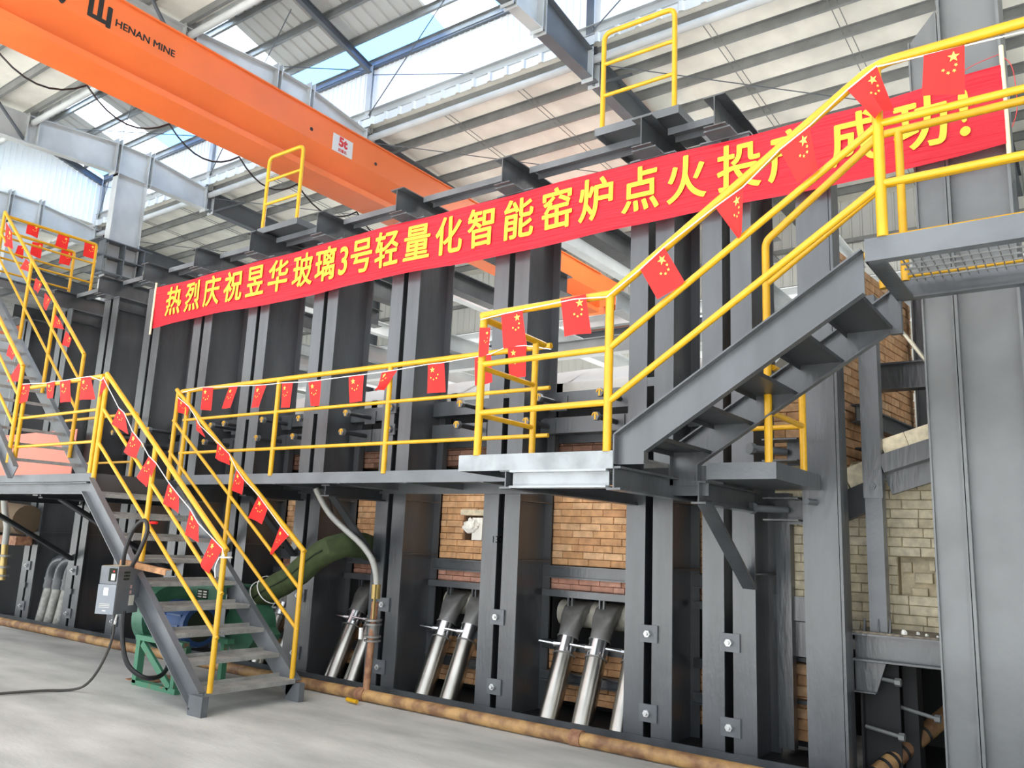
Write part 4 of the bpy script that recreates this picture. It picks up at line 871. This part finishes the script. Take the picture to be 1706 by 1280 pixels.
# ================================================================== BLOWER AND CONTROL BOX
bl = thing('blower', (-7.8, 5.2, 0), 'green centrifugal blower with blue motor on a worn green stand under the lower stair', 'blower')
sd_ = obj('stand', M().bar((-8.29, 4.98, .02), (-8.29, 4.98, .47), .07, .07).bar((-8.32, 4.98, .025), (-7.55, 4.98, .025), .07, .05), GREENR, bl)
obj('leg', M().bar((-7.62, 4.98, .02), (-7.62, 4.98, .47), .06, .06), GREENR, sd_); obj('leg', M().bar((-8.25, 5.5, .02), (-8.25, 5.5, .47), .06, .06), GREENR, sd_); obj('leg', M().bar((-7.6, 5.5, .02), (-7.6, 5.5, .47), .06, .06), GREENR, sd_)
obj('brace', M().bar((-8.22, 4.96, .42), (-7.66, 4.96, .05), .03, .07), GREENR, sd_)
obj('top_rail', M().bar((-8.34, 4.98, .47), (-7.5, 4.98, .47), .08, .05), GREENR, sd_); obj('top_rail', M().bar((-8.34, 5.5, .47), (-7.5, 5.5, .47), .08, .05), GREENR, sd_)
obj('floor_plate', M().box(-8.62, 5.05, 0, -8.25, 5.5, .012), RUSTD, sd_)
obj('fan_housing', M().tube([(-8.45, 5.26, .66), (-8.25, 5.26, .66)], .33, 32), GREEN, bl, smooth=True)
obj('motor', M().tube([(-8.16, 5.26, .62), (-8.10, 5.26, .62), (-8.06, 5.26, .62), (-7.78, 5.26, .62), (-7.74, 5.26, .62), (-7.70, 5.26, .62)], [.24, .24, .20, .20, .22, .21], 28), BLUE, bl, smooth=True)
mt_ = obj('motor_cowl', M().tube([(-7.70, 5.26, .62), (-7.69, 5.26, .62)], .16, 24), SEAM, bl, smooth=True)
for k in range(12):
    a = k * math.pi / 6
    obj('cooling_fin', M().bar((-8.05, 5.26 + .205 * math.cos(a), .62 + .205 * math.sin(a)), (-7.79, 5.26 + .205 * math.cos(a), .62 + .205 * math.sin(a)), .012, .02), BLUE, mt_)
obj('upper_casing', M().box(-8.62, 5.5, .78, -7.72, 5.54, 1.02).box(-8.62, 5.54, 1.0, -7.72, 5.95, 1.02), GREEN, bl)
np_ = obj('name_plate', M().box(-8.17, 5.493, .86, -7.98, 5.5, .96), SEAM, bl)
for q in range(3): obj('plate_line', M().box(-8.155, 5.491, .872 + .028 * q, -8.09, 5.493, .887 + .028 * q).box(-8.06, 5.491, .872 + .028 * q, -8.0, 5.493, .887 + .028 * q), LABEL, np_)
sc = M(); sc.loft([[(-7.62 + .27 * r_ * math.cos(a) + .05 * a / 6, yy, .60 + .27 * r_ * math.sin(a)) for a, r_ in [(k * math.pi / 12, .8 + .2 * k / 24) for k in range(24)]] for yy in (5.64, 5.98)])
obj('scroll_casing', sc, GREEN, bl, smooth=True)
obj('outlet', M().tube([(-7.9, 5.85, .72), (-7.7, 5.93, .86)], .15, 18), GREEN, bl, smooth=True)
# control box
cb = thing('control_box', (-7.8, 4.40, .78), 'grey frequency inverter box with vents and labels hung on the lower stair side', 'control box')
cc = Vector((-7.80, 4.40, .78)); ux = Vector((math.cos(R(24)), math.sin(R(24)), 0)); uy = Vector((-ux.y, ux.x, 0))
def lb(a0, b0, z0, a1, b1, z1):
    m = M(); P = [cc + ux * a + uy * b + Vector((0, 0, z)) for z in (z0, z1) for b in (b0, b1) for a in (a0, a1)]
    return m.add(P, [(0, 2, 3, 1), (4, 5, 7, 6), (0, 1, 5, 4), (2, 6, 7, 3), (0, 4, 6, 2), (1, 3, 7, 5)])
HW, HD = .092, .17
obj('body', lb(-HW, -HD, 0, HW, HD, .44), BOXG, cb)
fc = obj('lower_cover', lb(-HW - .004, -HD - .02, .0, HW + .004, -HD, .27), BOXP, cb); up_c = obj('upper_cover', lb(-HW - .002, -HD - .012, .275, HW + .002, -HD, .44), BOXG, cb)
obj('keypad', lb(.00, -HD - .018, .30, .08, -HD - .012, .42), SEAM, up_c); obj('label', lb(.03, -HD - .020, .31, .07, -HD - .018, .37), WHITE, up_c); obj('indicator', lb(.045, -HD - .021, .385, .06, -HD - .018, .40), REDP, up_c)
obj('label', lb(-.03, -HD - .023, .17, .02, -HD - .02, .24), WHITE, fc)
for q in (.09, .075, .06): obj('printed_line', lb(-.06, -HD - .022, q, .05, -HD - .02, q + .004), LABEL, fc)
obj('printed_line', lb(-.02, -HD - .022, .025, .015, -HD - .02, .035), WHITE, fc)
vn = M()
for i in range(4):
    for j in range(3):
        q = lb(HW, -.09 + i * .022, .31 + j * .03, HW + .002, -.075 + i * .022, .33 + j * .03); vn.add(q.v, q.f)
vo = obj('vent_slots', vn, SEAM, cb); vo['kind'] = 'stuff'
obj('warning_label', lb(HW, .02, .23, HW + .002, .045, .26), mat('pink_label', (.6, .35, .33), .6), cb); obj('warning_label', lb(HW, .02, .18, HW + .002, .045, .21), bpy.data.materials['pink_label'], cb)
obj('rating_label', lb(HW, .02, .07, HW + .002, .095, .165), LABEL, cb)
obj('dust_layer', lb(-HW, -HD, .44, HW, HD, .443), mat('dusty_top', (.35, .28, .18), .95), cb)
obj('hanging_cord', M().tube([cc + Vector((.04, -.02, .0)), cc + Vector((.05, -.04, -.10)), cc + Vector((.07, -.04, -.07))], .010, 6), CORD, cb)
ag = thing('angle_bar', (-7.6, 4.5, 1.2), 'rusty orange angle bar lying across the stair rail above the control box', 'steel bar')
obj('bar', M().bar((-8.0, 4.50, 1.265), (-7.22, 4.52, 1.21), .05, .008).bar((-8.0, 4.475, 1.24), (-7.22, 4.495, 1.185), .006, .05), mat('rusty_orange', (.40, .20, .09), .7, var=.3, scale=9), ag)
# cables
def sm(P, k=6):
    P = [Vector(p) for p in P]; out = []
    for i in range(len(P) - 1):
        a, b, c, d = P[max(i - 1, 0)], P[i], P[i + 1], P[min(i + 2, len(P) - 1)]
        for j in range(k):
            t = j / k; out.append(.5 * ((2 * b) + (c - a) * t + (2 * a - 5 * b + 4 * c - d) * t * t + (-a + 3 * b - 3 * c + d) * t ** 3))
    return out + [P[-1]]
FLAGS={
 'upper':[[(-14.5, 5.713, 6.552), (-14.5, 5.906, 6.566), (-14.5, 5.908, 6.349), (-14.5, 5.711, 6.369)], [(-14.5, 6.222, 6.532), (-14.5, 6.419, 6.533), (-14.5, 6.409, 6.307), (-14.5, 6.194, 6.303)], [(-14.5, 6.684, 6.532), (-14.5, 6.887, 6.553), (-14.5, 6.903, 6.285), (-14.5, 6.686, 6.285)]],
 'inner':[[(-15.3, 6.666, 6.559), (-15.3, 6.864, 6.553), (-15.3, 6.848, 6.279), (-15.3, 6.654, 6.265)], [(-15.3, 6.155, 6.517), (-15.3, 6.338, 6.543), (-15.3, 6.338, 6.258), (-15.3, 6.14, 6.275)], [(-15.3, 5.933, 6.376), (-15.3, 6.03, 6.397), (-15.3, 6.046, 6.155), (-15.3, 5.901, 6.187)]],
 'climb':[[(-14.403, 5.35, 6.425), (-14.104, 5.35, 6.189), (-13.998, 5.35, 5.883), (-14.342, 5.35, 6.007)], [(-13.436, 5.35, 5.623), (-13.212, 5.35, 5.487), (-13.255, 5.35, 5.377), (-13.548, 5.35, 5.475)], [(-12.974, 5.35, 5.236), (-12.739, 5.35, 5.095), (-12.808, 5.35, 4.955), (-12.994, 5.35, 5.058)], [(-12.597, 5.35, 4.943), (-12.372, 5.35, 4.809), (-12.449, 5.35, 4.646), (-12.637, 5.35, 4.773)], [(-12.189, 5.35, 4.566), (-11.971, 5.35, 4.431), (-11.861, 5.35, 4.294), (-12.182, 5.35, 4.368)], [(-11.766, 5.35, 4.265), (-11.574, 5.35, 4.13), (-11.622, 5.35, 4.006), (-11.791, 5.35, 4.058)]],
 'nearclimb':[[(-11.477, 4.55, 3.911), (-11.264, 4.55, 3.737), (-11.291, 4.55, 3.621), (-11.565, 4.55, 3.719)], [(-11.102, 4.55, 3.602), (-11.037, 4.55, 3.557), (-11.007, 4.55, 3.322), (-11.402, 4.55, 3.354)]],
 'landing':[[(-10.991, 4.57, 3.286), (-10.779, 4.57, 3.277), (-10.791, 4.57, 3.074), (-10.957, 4.57, 3.039)], [(-10.336, 4.57, 3.25), (-10.144, 4.57, 3.257), (-10.098, 4.57, 3.057), (-10.277, 4.57, 3.061)], [(-10.009, 4.57, 3.246), (-9.766, 4.57, 3.248), (-9.659, 4.57, 2.977), (-9.961, 4.57, 2.99)], [(-9.516, 4.57, 3.249), (-9.298, 4.57, 3.245), (-9.147, 4.57, 2.978), (-9.469, 4.57, 2.986)], [(-9.044, 4.57, 3.175), (-8.989, 4.57, 3.212), (-8.919, 4.57, 3.138), (-9.044, 4.57, 2.985)]],
 'nearstair':[[(-8.594, 4.57, 2.842), (-8.471, 4.57, 2.783), (-8.317, 4.57, 2.544), (-8.71, 4.57, 2.671)], [(-8.255, 4.57, 2.573), (-8.053, 4.57, 2.446), (-8.128, 4.57, 2.286), (-8.402, 4.57, 2.363)], [(-7.886, 4.57, 2.305), (-7.726, 4.57, 2.222), (-7.879, 4.57, 1.99), (-8.049, 4.57, 2.094)], [(-7.473, 4.57, 2.035), (-7.273, 4.57, 1.907), (-7.237, 4.57, 1.736), (-7.511, 4.57, 1.825)], [(-7.058, 4.57, 1.778), (-6.898, 4.57, 1.647), (-6.846, 4.57, 1.479), (-7.117, 4.57, 1.541)], [(-6.67, 4.57, 1.528), (-6.49, 4.57, 1.433), (-6.673, 4.57, 1.207), (-6.809, 4.57, 1.291)]],
 'farstair':[[(-9.124, 5.57, 3.158), (-8.872, 5.57, 3.031), (-8.887, 5.57, 2.923), (-9.086, 5.57, 2.978)], [(-8.695, 5.57, 2.883), (-8.605, 5.57, 2.793), (-8.458, 5.57, 2.645), (-8.679, 5.57, 2.74)], [(-8.227, 5.57, 2.581), (-7.976, 5.57, 2.437), (-7.966, 5.57, 2.315), (-8.239, 5.57, 2.403)], [(-7.815, 5.57, 2.266), (-7.656, 5.57, 2.145), (-7.681, 5.57, 1.983), (-7.851, 5.57, 2.035)], [(-7.38, 5.57, 1.977), (-7.208, 5.57, 1.845), (-7.261, 5.57, 1.676), (-7.525, 5.57, 1.74)], [(-6.977, 5.57, 1.67), (-6.829, 5.57, 1.571), (-7.066, 5.57, 1.368), (-7.11, 5.57, 1.403)]],
 'walkway':[[(-8.634, 5.57, 3.247), (-8.428, 5.57, 3.232), (-8.424, 5.57, 2.961), (-8.606, 5.57, 2.979)], [(-8.114, 5.57, 3.215), (-7.957, 5.57, 3.21), (-8.036, 5.57, 2.966), (-8.218, 5.57, 2.97)], [(-7.628, 5.57, 3.192), (-7.437, 5.57, 3.184), (-7.535, 5.57, 2.942), (-7.683, 5.57, 2.944)], [(-7.172, 5.57, 3.183), (-6.993, 5.57, 3.175), (-7.023, 5.57, 2.911), (-7.142, 5.57, 2.911)], [(-6.74, 5.57, 3.162), (-6.545, 5.57, 3.165), (-6.538, 5.57, 2.9), (-6.658, 5.57, 2.901)], [(-6.133, 5.57, 3.169), (-5.919, 5.57, 3.169), (-5.898, 5.57, 2.902), (-6.102, 5.57, 2.903)], [(-5.67, 5.57, 3.172), (-5.462, 5.57, 3.177), (-5.62, 5.57, 2.995), (-5.733, 5.57, 2.992)], [(-5.072, 5.57, 3.194), (-4.873, 5.57, 3.193), (-4.845, 5.57, 2.921), (-5.049, 5.57, 2.919)], [(-4.515, 5.57, 3.209), (-4.334, 5.57, 3.218), (-4.299, 5.57, 2.967), (-4.492, 5.57, 2.95)], [(-4.153, 5.57, 3.269), (-3.955, 5.57, 3.254), (-3.942, 5.57, 2.985), (-4.131, 5.57, 2.985)]],
 'platform':[[(-3.662, 4.555, 3.138), (-3.562, 4.555, 3.126), (-3.566, 4.555, 2.93), (-3.653, 4.555, 2.912)], [(-3.469, 4.555, 3.218), (-3.284, 4.555, 3.225), (-3.225, 4.555, 2.96), (-3.444, 4.555, 2.961)], [(-2.962, 4.555, 3.254), (-2.762, 4.555, 3.263), (-2.717, 4.555, 2.987), (-2.923, 4.555, 2.986)]],
 'upstair':[[(-2.355, 4.555, 3.366), (-2.187, 4.555, 3.486), (-2.051, 4.555, 3.241), (-2.226, 4.555, 3.145)], [(-1.845, 4.555, 3.685), (-1.669, 4.555, 3.776), (-1.676, 4.555, 3.492), (-1.706, 4.555, 3.459)], [(-1.443, 4.555, 3.96), (-1.265, 4.555, 4.066), (-1.225, 4.555, 3.78), (-1.349, 4.555, 3.739)], [(-1.048, 4.555, 4.229), (-0.887, 4.555, 4.327), (-0.811, 4.555, 4.039), (-0.908, 4.555, 4.009)]],
 'upplat':[[(-0.647, 4.555, 4.316), (-0.45, 4.555, 4.309), (-0.465, 4.555, 4.033), (-0.668, 4.555, 4.071)]],
}
def cable(name, label, P, r, mt=RUBBER): return tag(obj(name, M().tube(sm(P), r, 8), mt, smooth=True), label, 'cable')
cable('power_cable', 'black cable loop arching above the grey control box', [(-7.83, 4.42, 1.20), (-7.80, 4.4, 1.35), (-7.74, 4.42, 1.56), (-7.62, 4.45, 1.66), (-7.54, 4.45, 1.56), (-7.60, 4.43, 1.36), (-7.68, 4.42, 1.22)], .020)
cable('power_cable', 'thick black cable hanging in a loop below the control box to the blower', [(-7.72, 4.42, .80), (-7.70, 4.43, .55), (-7.62, 4.47, .32), (-7.50, 4.6, .20), (-7.6, 4.85, .22), (-8.05, 5.2, .40)], .022)
cable('power_cable', 'grey-brown cable running down from the control box and across the floor to the left', [(-7.88, 4.42, .80), (-7.86, 4.42, .55), (-7.95, 4.40, .30), (-8.12, 4.38, .10), (-8.30, 4.33, .02), (-8.42, 4.1, .02), (-8.50, 3.8, .02), (-8.6, 3.3, .02)], .013, mat('dusty_cable', (.06, .055, .05), .7))
tag(obj('red_tape', M().tube([(-7.70 + .03 * math.cos(a), 4.6 + .03 * math.sin(a), 1.64) for a in [k * math.pi / 4 for k in range(9)]], .014, 6), RED), 'red tape tying the black cable loop to the stair rail', 'tape')
# ================================================================== BANNER
BY = 6.37
def bwave(x, z): return BY + .012 * math.sin(x * 2.1) + .008 * math.sin(x * 5.3 + z * 4)
def btop(x): return 5.135 + .035 * math.sin((x + 11.4) / 11 * math.pi) - .035 + (.05 if x > -1.2 else 0) * (x + 1.2) / .8 + .03 * max(0, 1 - abs(x + 11.37))
def bbot(x): return 4.50 + .012 * math.sin(x * 1.7) + (.04 if x > -1.2 else 0) * (x + 1.2) / .8
bn = thing('banner', (-5.9, BY, 4.5), 'long red cloth banner with large yellow Chinese characters tied across the furnace columns', 'banner')
nx, nz = 220, 26; vs = []; fs = []
for i in range(nx + 1):
    x = -11.37 + (11.37 - .41) * i / nx
    for j in range(nz + 1):
        z = bbot(x) + (btop(x) - bbot(x)) * j / nz
        vs.append((x, bwave(x, z) + .006 * noise.noise(Vector((x * .9, z * 22, 0))) + .004 * max(0, (z - 4.95) * 5) * math.sin(z * 75 + 3 * noise.noise(Vector((x * .7, 0, 0)))), z))
fs = [(i * (nz + 1) + j, (i + 1) * (nz + 1) + j, (i + 1) * (nz + 1) + j + 1, i * (nz + 1) + j + 1) for i in range(nx) for j in range(nz)]
obj('cloth', M().add(vs, fs), BRED, bn, smooth=True)
TXT = '热烈庆祝昱华玻璃3号轻量化智能窑炉点火投产成功！'
CX = [-10.85, -10.37, -9.89, -9.42, -8.95, -8.49, -8.02, -7.58, -7.25, -6.95, -6.53, -6.07, -5.62, -5.16, -4.69, -4.21, -3.76, -3.30, -2.85, -2.37, -1.93, -1.42, -.95, -.66]
for i, ch in enumerate(TXT):
    x0 = CX[i]; ch = '!' if i == 23 else ch
    def pl_(a, b, c, x0=x0): return Vector((x0 + a, bwave(x0 + a, 4.82 + b) - .013 - c, 4.815 + b + .0))
    textobj(ch, .46 if ch not in '3!' else .50, bn, pl_, GOLD, .002, 'character', extr=.001, sx=.86 if ch != '3' else .72, stamp=.0085)
for x, q in ((-11.38, 0), (-.40, 1)): obj('end_pole', M().tube([(x, BY, 4.40), (x, BY, 5.20 + .1 * q)], .016, 10), WOOD, bn, smooth=True)
obj('tie_cord', M().tube(sm([(-.4, BY, 5.24), (-.6, BY, 5.20), (-.82, BY + .05, 5.12)]), .003, 5), REDP, bn)
obj('tie_cord', M().tube(sm([(-.4, BY, 5.22), (-.34, BY, 5.1), (-.33, BY, 4.8), (-.37, BY, 4.65)]), .003, 5), REDP, bn)
# ================================================================== FLAGS
where = {'upper': 'on the high platform end railing', 'inner': 'on the second railing of the high platform', 'climb': 'on the far rail of the climbing stair', 'nearclimb': 'on the near rail of the climbing stair',
  'landing': 'on the left landing railing', 'nearstair': 'on the near rail of the lower stair', 'farstair': 'on the far rail of the lower stair', 'walkway': 'on the walkway railing',
  'platform': 'on the middle platform railing', 'upstair': 'on the near rail of the upper stair', 'upplat': 'on the upper platform railing'}
def star(cx, cy, r, rot):
    return [(cx + (r if k % 2 == 0 else r * .4) * math.cos(rot + k * math.pi / 5), cy + (r if k % 2 == 0 else r * .4) * math.sin(rot + k * math.pi / 5)) for k in range(10)]
for g, L in FLAGS.items():
    for i, q in enumerate(L):
        TL, TR, BR, BL = [Vector(p) for p in q]
        nrm = (TR - TL).cross(BL - TL).normalized()
        if nrm.dot(Vector((0, 0, 1.6)) - TL) < 0: nrm = -nrm
        ph = (i * 1.7 + len(g)) % 6.28; amp = .07 * (TR - TL).length
        fold = (g, i) in (('upstair', 3), ('walkway', 6))
        def P(u, v, off=0.0):
            a = TL + (TR - TL) * u; b = BL + (BR - BL) * u; p = a + (b - a) * v
            w_ = amp * v * math.sin(u * 4.2 + ph + v) + (.05 * (1 - abs(u - .5) * 2) * v if fold else 0)
            return p + nrm * (w_ + off)
        n_ = len(L)
        lab = 'small red flag %s, ' % where[g]
        lab += 'the only one there' if n_ == 1 else ('leftmost' if i == 0 else 'rightmost' if i == n_ - 1 else ORD[i] + ' from the left') if g != 'inner' else ['right', 'middle', 'left'][i]
        t = thing('flag', (TL + TR) / 2, lab, 'flag', 'string of small red flags')
        nu, nv = 8, 8; vs = [P(u / nu, v / nv) for u in range(nu + 1) for v in range(nv + 1)]
        obj('cloth', M().add(vs, [(u * (nv + 1) + v, (u + 1) * (nv + 1) + v, (u + 1) * (nv + 1) + v + 1, u * (nv + 1) + v + 1) for u in range(nu) for v in range(nv)]), RED, t, smooth=True)
        W_, H_ = (TR - TL).length, (BL - TL).length
        sc = min(W_, H_); left = g in ('walkway', 'nearstair', 'farstair', 'landing') and g != 'x'
        uu = .30 if left else .74
        def st(cx, cy, r, rot):
            mm = M(); pts = [P(min(1, max(0, a)), b, .004 + .012 * 0) for a, b in [(cx + (x_ - 0) * r / W_ * sc, cy + y_ * r / H_ * sc) for x_, y_ in star(0, 0, 1, rot)]]
            c_ = P(cx, cy, .004); mm.add([c_] + pts, [(0, 1 + k, 1 + (k + 1) % 10) for k in range(10)]); obj('star', mm, GOLDF, t)
        st(uu, .20, .155, math.pi / 2 * 3)
        big = W_ * 1367 / max(2, (TL - Vector((0, 0, 1.6))).length) > 15
        if big:
            s_ = 1 if left else -1
            for (a, b) in ((.80 if not left else .62, .38) , (.76 if not left else .54, .50), (.62 if not left else .38, .54), (.50 if not left else .22, .47)):
                st(a if True else 0, b, .055, .4 * a)
def cord(label, P): return tag(obj('bunting_cord', M().tube(P, .0045, 5), CORD, smooth=True), label, 'cord')
for g, lab in (('nearstair', 'white bunting cord along the near rail of the lower stair'), ('farstair', 'white bunting cord along the far rail of the lower stair'), ('walkway', 'white bunting cord along the walkway railing'), ('upstair', 'white bunting cord along the upper stair rail'), ('landing', 'white bunting cord along the left landing railing')):
    P = []
    for q in FLAGS[g]:
        P += [Vector(q[0]), Vector(q[1])]
    P = [p + Vector((0, -.004, .004)) for p in P]
    if g == 'nearstair': P = [Vector((-9.0, 4.57, 3.2))] + P + [Vector((-6.47, 4.57, 1.38))]
    if g == 'walkway': P = [Vector((-9.05, 5.57, 3.22))] + P + [Vector((-3.7, 5.57, 3.2))]
    if g == 'upstair': P = [Vector((-3.66, 4.56, 3.2)), Vector((-3.45, 4.555, 3.215)), Vector((-2.85, 4.555, 3.24)), Vector((-2.6, 4.555, 3.22))] + P + [Vector((-.9, 4.56, 4.33)), Vector((.3, 4.56, 4.27))]
    cord(lab, P)
tie = M(); tie.tube([(-6.47 + .05 * math.cos(a), 4.6 + .05 * math.sin(a), 1.36) for a in [k * math.pi / 6 for k in range(13)]], .007, 5).tube(sm([(-6.46, 4.55, 1.37), (-6.40, 4.52, 1.39), (-6.36, 4.5, 1.36)]), .006, 5).tube(sm([(-6.5, 4.55, 1.36), (-6.53, 4.54, 1.27), (-6.51, 4.54, 1.18)]), .005, 5)
tag(obj('cord_knot', tie, CORD), 'white cord knot tied round the lower stair newel post', 'cord')
# loose drop pipe behind the near newel
tag(obj('drop_light', M().box(-8.0, 6.9, 3.14, -7.93, 6.96, 3.4).tube([(-7.965, 6.93, 3.4), (-7.965, 6.93, 4.0)], .008, 6), WHITE), 'small white box hanging on a rod behind the walkway railing', 'box')
# drop unused empties' helper data
for o in list(S.objects):
    if o.type == 'EMPTY' and not o.children: bpy.data.objects.remove(o)
